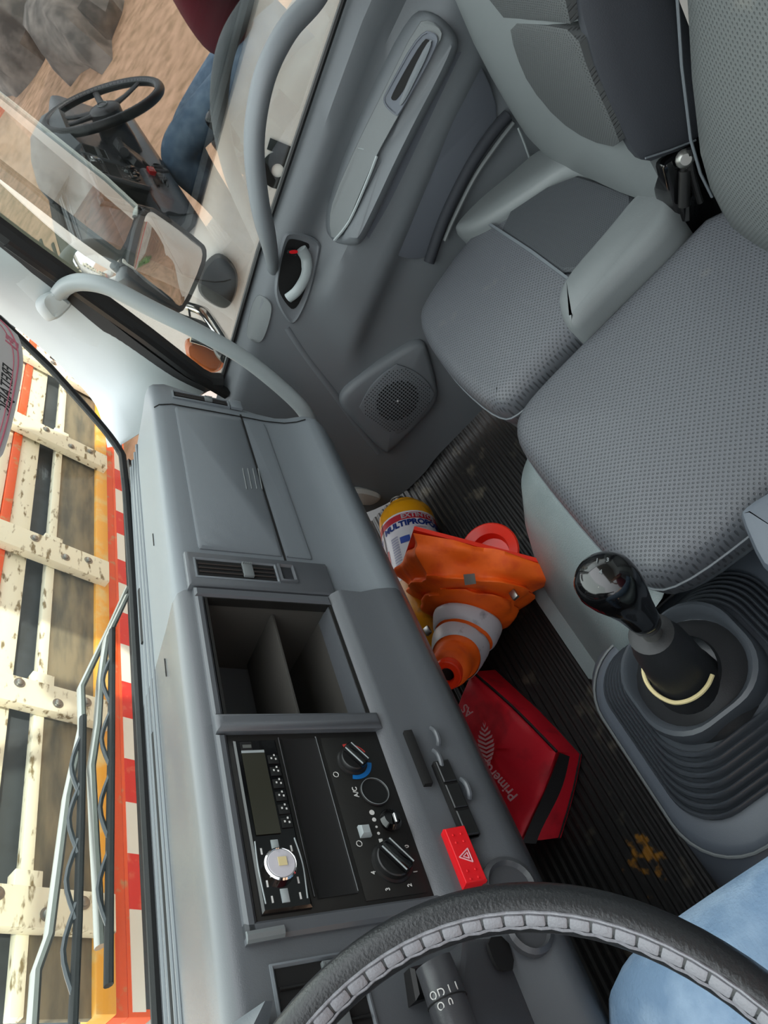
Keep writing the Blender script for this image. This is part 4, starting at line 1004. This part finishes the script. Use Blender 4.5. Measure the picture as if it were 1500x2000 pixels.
cn = empty('traffic_cone', (.70, .42, 0), 'collapsible orange fabric traffic cone with two silver bands lying on the extinguisher', 'traffic cone')
b0 = at(917, 1118, 2, .15); D0 = (b0-CAM).dot(w(0, 0, 1))
cl = spline([atd(917, 1112, D0), atd(918, 1165, D0-.005), atd(912, 1215, D0-.03), atd(896, 1272, D0-.08), atd(876, 1312, D0-.19)], 12)
tp = cl[-1]; ca = (cl[-1]-cl[-6]).normalized(); cb = (atd(902, 1185, D0-.035)-cl[0]).normalized()
bx = atd(1040, 1142, D0)-atd(790, 1087, D0); bx = (bx-cb*bx.dot(cb)).normalized(); by = cb.cross(bx)
hw = .142
def cpt(t, a, r):
    f = max(0, min(1, t))*(len(cl)-1); i = min(int(f), len(cl)-2); c = cl[i].lerp(cl[i+1], f-i)
    tg = (cl[min(i+4, len(cl)-1)]-cl[max(i-3, 0)]).normalized(); tg = cb.lerp(tg, min(1, t*2.5)).normalized()
    ux = (bx-tg*bx.dot(tg)).normalized(); uy = tg.cross(ux)
    return c+(ux*math.cos(a)+uy*math.sin(a))*r
sq = [cl[0]+bx*hw*i+by*hw*j for i, j in ((-1, -1), (1, -1), (1, 1), (-1, 1))]
MB().grid([[p+cb*h for p in sq] for h in (-.004, .004)], True, True, True).build('base_plate', 'redor', cn, smooth=False)
rings = []; rg2 = random.Random(11)
fold = [(0.02, 1.0, 1), (.06, 1.02, .95), (.12, .98, .8), (.18, .90, .55), (.22, .97, .4), (.28, .84, .3), (.31, .70, .2), (.35, .76, .12), (.42, .70, .06), (.46, .50, 0), (.50, .53, 0), (.60, .48, 0), (.64, .41, 0), (.70, .43, 0), (.80, .37, 0), (.84, .29, 0), (.92, .29, 0), (.96, .26, 0), (.985, .20, 0)]
ph_ = [rg2.uniform(0, 6) for _ in range(20)]
def cring(i, t, k, sqf, n=48, dr_=0):
    ring = []
    for j in range(n):
        a = 2*PI*j/n; c, s = math.cos(a), math.sin(a); rs = hw/max(abs(c), abs(s)); rc = hw*.95
        r = (rs*sqf+rc*(1-sqf))*k*(1+.05*math.sin(3*a+ph_[i])+.045*math.sin(7*a+ph_[i]*2)+.02*math.sin(13*a+ph_[i]*3))*(1 if t > .45 else 1)
        if t > .45: r = hw*.95*k*(1+.02*math.sin(3*a+ph_[i]))
        ring.append(cpt(t+.02*math.sin(2*a+ph_[i])*(.5 if t < .9 else 0), a, r+dr_))
    return ring
rings = [cring(i, t, k, q) for i, (t, k, q) in enumerate(fold)]
# refine with spline between rings
fine = []
for j in range(48): fine.append(spline([r[j] for r in rings], 4))
rings2 = [[fine[j][i] for j in range(48)] for i in range(len(fine[0]))]
MB().grid(rings2, True, True, True).build('fabric_cone', 'orange', cn)
def band(t0, t1):
    i0 = int(t0*4); i1 = int(t1*4)
    rr3 = [[p+(p-sum(rings2[i], V((0, 0, 0)))/48).normalized()*.0022 for p in rings2[i]] for i in range(i0, i1+1)]
    return MB().grid(rr3, True).build('reflective_band', 'reflect', cn)
band(9.6, 11.6); band(12.4, 14.4)
lathe('tip_ring', [(.013, .004), (.027, -.01), (.029, .012), (.0275, .019), (.025, .021), (.0155, .021), (.0135, .018), (.013, .006)], tp+ca*.004, ca, 'orangep', cn, n=32)
lathe('tip_bore', [(.0135, 0), (0, .0005)], tp+ca*.011, ca, 'dark', cn, n=20)
# round foot under the base plate
rc_ = atd(957, 1080, D0+.01); rx = ((CAM-rc_).normalized()*.9-cb*.35+w(-.35, .1, 0)).normalized()
lathe('round_foot', [(.0, -.035), (.042, -.035), (.046, -.01), (.064, .000), (.067, .005), (.064, .008), (.044, .002), (.038, -.02), (0, -.022)], rc_, rx, 'redor', cn, n=40)
MB().box(cpt(.16, -1.2, hw*1.0), (.03, .02, .004), bev=.1).build('worn_patch', 'reflect', cn)
pt = [at(x, y, 2, .27) for x, y in ((905, 1122), (927, 1120), (930, 1140), (908, 1143))]
pad('grey_patch', pt, (CAM-pt[0]).normalized(), [(0, -.02), (0, .002)], 'metal', cn)
for q in ((1004, 1162), (835, 1232)):
    c = at(q[0], q[1], 2, .16); MB().box(c, (.02, .014, .008), bev=.2).build('clasp', 'metal', cn)
fix(cn)

bg = empty('first_aid_bag', (.40, .57, 0), 'flat red first aid pouch with black zip and pink printing on the mat', 'bag')
T = [at(922, 1312, 2, .095), at(1086, 1468, 2, .088), at(1016, 1640, 2, .080)]
T.append(T[0]+T[2]-T[1]+V((-.0, .0, -.01)))
Bm = [at(968, 1308, 2, .012), at(1133, 1472, 2, .012), at(1092, 1636, 2, .010)]
Bm.append(Bm[0]+Bm[2]-Bm[1])
def quadring(a, n=7, bul=.0, zb=0):
    out = []; c = sum(a, V((0, 0, 0)))/4
    for i in range(4):
        for k in range(n):
            t = k/n; p = a[i].lerp(a[(i+1) % 4], t); s_ = math.sin(PI*t); out.append(p+(p-c).normalized()*bul*s_+V((0, 0, zb*s_)))
    return out
r0 = quadring(Bm, bul=.004); r3 = quadring(T, bul=.003)
cT = sum(T, V((0, 0, 0)))/4
r1 = [a.lerp(b, .5)+(a-V((.4, .57, a.z))).normalized()*.006*math.sin(9*i*.37) for i, (a, b) in enumerate(zip(r0, r3))]
rings = [[p+V((0, 0, -.006)) for p in r0], r0, r1, r3]
for s in (.94, .8, .6, .35, .1):
    rings.append([cT+(p-cT)*s+V((0, 0, .006+.008*(1-s)+.003*math.sin(i*1.9+s*9))) for i, p in enumerate(r3)])
MB().grid(rings, True, True, True).build('pouch', 'bag', bg)
def bagpt(a, b, h=0): # bilinear on the top face
    p = T[0].lerp(T[1], a).lerp(T[3].lerp(T[2], a), b); e = min(a, 1-a, b, 1-b)
    return p+V((0, 0, .008+.006*min(1, e*3)+h))
tube('piping', r0+[r0[0]], .0022, 'zip', bg, n=6)
tube('zip_track', [p+(p-cT).normalized()*.002+V((0, 0, .001)) for p in spline([T[0], T[0].lerp(T[1], .5)+V((.002, -.003, 0)), T[1]], 6)], .0028, 'zip', bg, n=6)
zo = (Bm[1]-Bm[0]).normalized(); zo.z = 0; zo = (zo+V((0, 0, .25))).normalized()
zm = MB(); zr = []
for k in range(13):
    t = k/12; a = T[1].lerp(T[2], t); b = Bm[1].lerp(Bm[2], t); wv = .10*math.sin(t*5)
    zr.append([a.lerp(b, .05+wv*.3)+V((.004, -.004, 0)).lerp(V((.002, .004, 0)), t)*.5+zo*.008, a.lerp(b, .42+wv)+zo*.012])
zm.grid(zr, False).build('zip_tape', 'zip', bg)
bR = (T[2]-T[1]).normalized(); bU = (T[1]-T[0]).normalized()
def btext(s, size, a, b, dirn, upn, shear=.2):
    return text(s, size, bagpt(a, b, .004), dirn, upn, 'print', bg, name='printed_lettering', depth=.0003, shear=shear, bold=.0003)
nB = bU.cross(bR)
R_ = -bR; U_ = None
# letters run from lower right to upper left in the picture
dT = (at(948, 1500, 2, .10)-at(990, 1548, 2, .10)); dT = dT.normalized(); nZ = V((0, 0, 1)); uT = nZ.cross(dT)
text('Primeros', .027, at(975, 1524, 2, .106), dT, uT, 'print', bg, name='printed_lettering', depth=.0005, shear=.25, bold=.0003)
text('Auxilios', .024, at(890, 1440, 2, .112), dT, uT, 'print', bg, name='printed_lettering', depth=.0005, shear=.25, bold=.0003)
text('AS', .026, at(912, 1388, 2, .113), dT, uT, 'print', bg, name='printed_lettering', depth=.0005)
lf = MB()
for k in range(13):
    t = k/12; p = at(946+8*t, 1418+100*t, 2, .1125); ww_ = .020*math.sin(PI*min(1, t*1.1+.05)); d2 = (at(960, 1480, 2, .1125)-at(930, 1480, 2, .1125)).normalized()
    a2 = (at(946, 1400, 2, .1125)-at(950, 1500, 2, .1125)).normalized()
    for sg in (-1, 1): lf.add([p, p+d2*sg*ww_+a2*.008, p+d2*sg*ww_*.9+a2*.002, p-a2*.004], [(0, 1, 2, 3)])
lf.build('printed_emblem', 'print', bg, smooth=False)
fix(bg)

# ================================================================== MIRRORS OUTSIDE
mr = empty('side_mirror', (1.55, .42, .9), 'large upright truck side mirror with black housing outside the window', 'mirror')
m0 = V((1.62, .42, 1.0)); v1 = (CAM-m0).normalized(); v2 = V((.30, -.92, -.20)).normalized(); mn = (v1+v2).normalized()
mq = [(-60, 142), (0, 187), (265, 398), (262, 425), (237, 490), (225, 488), (0, 312), (-60, 268)]
mp = [atp(x, y, m0, mn) for x, y in mq]
hs = pad('housing', chaikin([atp(x, y, m0, mn) for x, y in ((-160, 50), (0, 178), (268, 392), (272, 425), (243, 502), (225, 500), (0, 325), (-160, 205))], 1), mn, [(.03, -.05), (0, -.03), (0, .0), (.004, .004), (.008, .002)], 'black', mr)
gm = pad('mirror_glass', chaikin(mp, 1), mn, [(0, 0), (0, .003)], 'mirror', mr, smooth=False)
tube('mirror_rim', chaikin([p+mn*.004 for p in mp[:4]], 1, False), .006, 'pillar', mr, n=8)
m1 = atp(320, 500, m0, mn); v2b = V((.35, -.85, -.45)).normalized(); v1b = (CAM-m1).normalized(); mn2 = (v1b+v2b).normalized()
wq = [(288, 412), (300, 415), (388, 478), (396, 492), (392, 520), (358, 598), (346, 602), (258, 536), (255, 520), (278, 425)]
wp_ = chaikin([atp(x, y, m1, mn2) for x, y in wq], 1)
wm = empty('wide_angle_mirror', m1, 'smaller square wide angle mirror in a black case below the large mirror', 'mirror')
pad('housing', chaikin([atp(x, y, m1, mn2) for x, y in ((284, 403), (302, 406), (396, 474), (405, 495), (398, 530), (362, 606), (345, 608), (250, 545), (242, 525), (266, 425))], 1), mn2, [(.03, -.06), (.01, -.05), (0, -.02), (0, 0), (.003, .004), (.008, .004)], 'black', wm)
tube('mirror_rim', wp_+[wp_[0]], .0035, 'silver', wm, n=6)
pad('mirror_glass', wp_, mn2, [(0, 0), (0, .002), (.003, .004)], 'mirror', wm, crown=(.012, 8))
fix(wm)
tube('arm', spline([atp(235, 505, m0, mn)-mn*.03, at(330, 610, 0, 1.6), at(400, 640, 0, 1.45), at(430, 690, 0, 1.33), at(440, 700, 0, 1.28)], 6), .012, 'black', mr, n=10)
tube('lower_arm', spline([at(372, 600, 0, 1.62), at(400, 612, 0, 1.5), at(428, 650, 0, 1.38), at(446, 680, 0, 1.3)], 6), .014, 'chrome', mr, n=12)
tube('wire', [at(367, 590, 0, 1.62), at(372, 625, 0, 1.55)], .003, 'black', mr, n=6)
MB().box(atp(246, 520, m0, mn)+mn*.01, (.02, .004, .03), bev=.1).build('mirror_label', 'stripw', mr)
fix(mr)
lp = empty('side_lamp', at(405, 690, 0, 1.5), 'small chrome topped lamp with an orange lens by the mirror bracket', 'lamp')
pad('lens', chaikin([at(x, y, 0, 1.5) for x, y in ((362, 690), (362, 668), (382, 665), (430, 690), (438, 700), (425, 728), (400, 725), (372, 708))], 2), (-1, 0, 0), [(.01, -.04), (0, -.02), (0, 0), (.008, .01)], 'lens', lp, crown=(.004, 3))
tube('cap', [at(372, 662, 0, 1.49), at(400, 668, 0, 1.49), at(432, 688, 0, 1.49)], [.010, .014, .008], 'chrome', lp, n=12)
tube('bracket', [at(374, 650, 0, 1.5), at(378, 672, 0, 1.49)], .004, 'black', lp, n=8)
fix(lp)

# ================================================================== WIPERS
def wiper(px_blade, px_arm, lab, ya=.80):
    wr = empty('windscreen_wiper', at(px_blade[0][0], px_blade[0][1], 1, ya), lab, 'wiper', 'windscreen wipers')
    bl = [at(x, y, 1, ya) for x, y in px_blade]
    tube('blade', bl, .0075, 'blackm', wr, n=8, flat=.6)
    tube('arm', [at(x, y, 1, ya+.03) for x, y in px_arm], [.008]+[.009]*(len(px_arm)-1), 'metal', wr, n=8, flat=.6)
    k0 = 1
    for i in range(1, 5):
        a = bl[0].lerp(bl[-1], i/5); d_ = (bl[-1]-bl[0]).normalized()
        tube('blade_bridge', spline([a-d_*.05, a+V((0, .008, .010)), a+d_*.05], 4), .0035, 'boot', wr, n=6)
    fix(wr); return wr
wiper([(162, 1400), (158, 1600), (152, 1800), (142, 2010)], [(248, 1150), (215, 1225), (158, 1345), (160, 1420), (130, 1560), (112, 1700), (95, 1830), (70, 1900), (62, 2020)], 'upper windscreen wiper, long arm bent towards the glass centre', .80)
wiper([(219, 1230), (217, 1480), (214, 1700), (212, 1925)], [(248, 1165), (208, 1250), (196, 1330), (190, 1420), (178, 1500), (185, 1650), (190, 1730), (195, 1850)], 'lower windscreen wiper lying along the windscreen base', .78)

# decal on the windscreen
WP0 = (0, .715+.27*.785-.004, 0); WPN = (0, 1, .27)
de = empty('windscreen_decal', atp(10, 750, WP0, WPN), 'round edged white sticker with pink print on the windscreen, seen from behind', 'sticker')
dq = [(-90, 560), (-20, 600), (20, 630), (40, 665), (46, 700), (42, 740), (28, 810), (12, 870), (0, 900), (-80, 940), (-150, 800)]
P = chaikin([atp(x, y, WP0, WPN) for x, y in dq], 2)
pad('paper', P, nW, [(0, 0), (0, .0008)], 'decal', de, smooth=False)
ln = [(-20, 610), (12, 638), (30, 672), (35, 705), (30, 745), (16, 812), (2, 862), (-10, 895)]
tube('border_line', [p+nW*.0012 for p in spline([atp(x, y, WP0, WPN) for x, y in ln], 5)], .0016, 'decalr', de, n=6)
tube('border_line', [p+nW*.0012 for p in spline([atp(x-9, y+1, WP0, WPN) for x, y in ln], 5)], .0010, 'decalr', de, n=6)
dd = (atp(8, 830, WP0, WPN)-atp(20, 700, WP0, WPN)).normalized(); du = nW.cross(dd)
text('FREITAJEIC', .034, atp(12, 760, WP0, WPN)+nW*.0012, -dd, -nW.cross(-dd)*-1, 'zip', de, name='decal_lettering', depth=.0004, mirror=True)
text('E1', .04, atp(24, 672, WP0, WPN)+nW*.0012, -dd, du*-1, 'decalr', de, name='decal_lettering', depth=.0004, mirror=True, bold=.001)
fix(de)

# ================================================================== DRIVER
def skin(name, joints, edges, m, parent, sub=2, root=0):
    me = bpy.data.meshes.new(name); me.from_pydata([j[:3] for j in joints], edges, []); me.update(); me.materials.append(M[m])
    o = bpy.data.objects.new(name, me); C.objects.link(o)
    if parent: o.parent = parent
    o.modifiers.new('skin', 'SKIN'); me.skin_vertices[0].data[root].use_root = True
    for i, j in enumerate(joints): me.skin_vertices[0].data[i].radius = (j[3], j[4] if len(j) > 4 else j[3])
    for i in range(len(joints)):
        if i != root: me.skin_vertices[0].data[i].use_root = False
    s = o.modifiers.new('sub', 'SUBSURF'); s.levels = sub; s.render_levels = sub
    for p in me.polygons: p.use_smooth = True
    o.modifiers['skin'].use_smooth_shade = True
    return o
dv = empty('person', (-.3, -.25, .40), 'seated driver in dark red shirt and light blue jeans, knee beside the wheel', 'person')
hx = -.3
# body: head, neck, torso core, arms and hands
J = [(hx, -.20, .55, .10, .09), (hx, -.20, .75, .11, .09), (hx, -.27, .93, .13, .085), (hx, -.33, 1.03, .06, .06), (hx, -.355, 1.09, .052, .052), (hx, -.34, 1.16, .065, .075), (hx, -.335, 1.24, .078, .092), (hx, -.34, 1.31, .055, .07),
     (hx+.16, -.30, .99, .05), (hx+.21, -.30, .80, .042), (hx+.16, -.14, .93, .036), (hx+.10, -.09, 1.08, .027), 
     (hx-.16, -.30, .99, .05), (hx-.21, -.30, .80, .042), (hx-.16, -.14, .93, .036), (hx-.10, -.09, 1.08, .027)]
E_ = [(0, 1), (1, 2), (2, 3), (3, 4), (4, 5), (5, 6), (6, 7), (2, 8), (8, 9), (9, 10), (10, 11), (2, 12), (12, 13), (13, 14), (14, 15)]
body = skin('body', J, E_, 'skin', dv)
def hand(sg):
    b = V((hx+sg*.10, -.09, 1.08)); J = [(b.x, b.y, b.z, .026, .02), (b.x-sg*.01, b.y-.005, b.z+.04, .036, .016), (b.x-sg*.015, b.y-.005, b.z+.08, .038, .014)]
    E2 = [(0, 1), (1, 2)]
    for k in range(4):
        fx = b.x-sg*(.015-(-.027+.018*k)); l = (.9, 1, .95, .75)[k]
        i0 = len(J); J += [(fx, b.y-.006, b.z+.098, .009), (fx-sg*.004, b.y-.016, b.z+.098+.035*l, .0085), (fx-sg*.012, b.y-.012, b.z+.098+.058*l, .0078)]
        E2 += [(2, i0), (i0, i0+1), (i0+1, i0+2)]
    i0 = len(J); J += [(b.x-sg*.040, b.y+.004, b.z+.055, .011), (b.x-sg*.060, b.y+.004, b.z+.082, .0095)]; E2 += [(1, i0), (i0, i0+1)]
    return skin('hand', J, E2, 'skin', body, 1)
hand(1); hand(-1)
# face
def blob(name, c, r, m, parent, n=12):
    rings = []
    for i in range(1, n):
        t = PI*i/n; rings.append([V(c)+V((r[0]*math.sin(t)*math.cos(a), r[1]*math.sin(t)*math.sin(a), r[2]*math.cos(t))) for a in [2*PI*k/18 for k in range(18)]])
    return MB().grid(rings, True, True, True).build(name, m, parent)
blob('nose', (hx, -.245, 1.225), (.013, .02, .024), 'skin', body)
for s in (-1, 1): blob('eye', (hx+s*.032, -.262, 1.25), (.013, .010, .008), 'label', body); blob('pupil', (hx+s*.032, -.2535, 1.25), (.005, .003, .005), 'hair', body); blob('ear', (hx+s*.082, -.345, 1.235), (.012, .02, .032), 'skin', body); tube('eyebrow', [(hx+s*.018, -.252, 1.268), (hx+s*.048, -.258, 1.268)], .004, 'hair', body, n=6)
tube('mouth', [(hx-.022, -.258, 1.185), (hx, -.25, 1.183), (hx+.022, -.258, 1.185)], .004, 'redk', body, n=6)
hr = blob('hair', (hx, -.362, 1.275), (.088, .095, .085), 'hair', body)
# shirt
J = [(hx, -.15, .52, .165, .13), (hx, -.16, .64, .165, .135), (hx, -.19, .78, .175, .12), (hx, -.26, .92, .17, .105), (hx, -.30, 1.0, .10, .08), (hx+.17, -.30, .96, .062), (hx+.22, -.31, .83, .055), (hx+.20, -.27, .80, .052), (hx-.17, -.30, .96, .062), (hx-.22, -.31, .83, .055), (hx-.20, -.27, .80, .052)]
skin('shirt', J, [(0, 1), (1, 2), (2, 3), (3, 4), (3, 5), (5, 6), (6, 7), (3, 8), (8, 9), (9, 10)], 'shirt', body)
# jeans
KR = V((-.19, .325, .54)); KL = V((-.44, .27, .47))
J = [(hx, -.30, .50, .15, .11), (hx+.10, -.20, .485, .095, .09), (-.195, .04, .51, .085), (KR.x, KR.y-.05, KR.z+.005, .075), (KR.x, KR.y+.005, KR.z-.02, .074), (KR.x, .34, .36, .062), (KR.x+.0, .40, .12, .05), (KR.x, .41, .07, .055),
     (hx-.10, -.20, .485, .095, .09), (-.41, .02, .485, .085), (KL.x, KL.y-.05, KL.z+.005, .075), (KL.x, KL.y+.005, KL.z-.02, .074), (KL.x, .31, .36, .062), (KL.x, .39, .12, .05), (KL.x, .40, .07, .055)]
skin('jeans', J, [(0, 1), (1, 2), (2, 3), (3, 4), (4, 5), (5, 6), (6, 7), (0, 8), (8, 9), (9, 10), (10, 11), (11, 12), (12, 13), (13, 14)], 'jeans', body)
for kx, ky in ((KR.x, .41), (KL.x, .40)):
    P = chaikin([V((kx+a*.045, ky-.06+b, .006)) for a, b in ((-.7, -.02), (-1, .05), (-1, .16), (-.5, .22), (.5, .22), (1, .16), (1, .05), (.7, -.02))], 2)
    pad('shoe', P, (0, 0, 1), [(0, 0), (0, .03), (.01, .055), (.02, .065)], 'shoe', body)
fix(dv)
ph2 = empty('phone', (hx, -.055, 1.19), 'black phone held up by the driver', 'phone')
MB().box((hx, -.055, 1.235), (.165, .009, .078), bev=.2).build('case', 'black', ph2)
lathe('lens', [(.006, 0), (.006, .002), (0, .002)], (hx+.03, -.050, 1.25), (0, 1, 0), 'gloss', ph2, n=14)
fix(ph2)
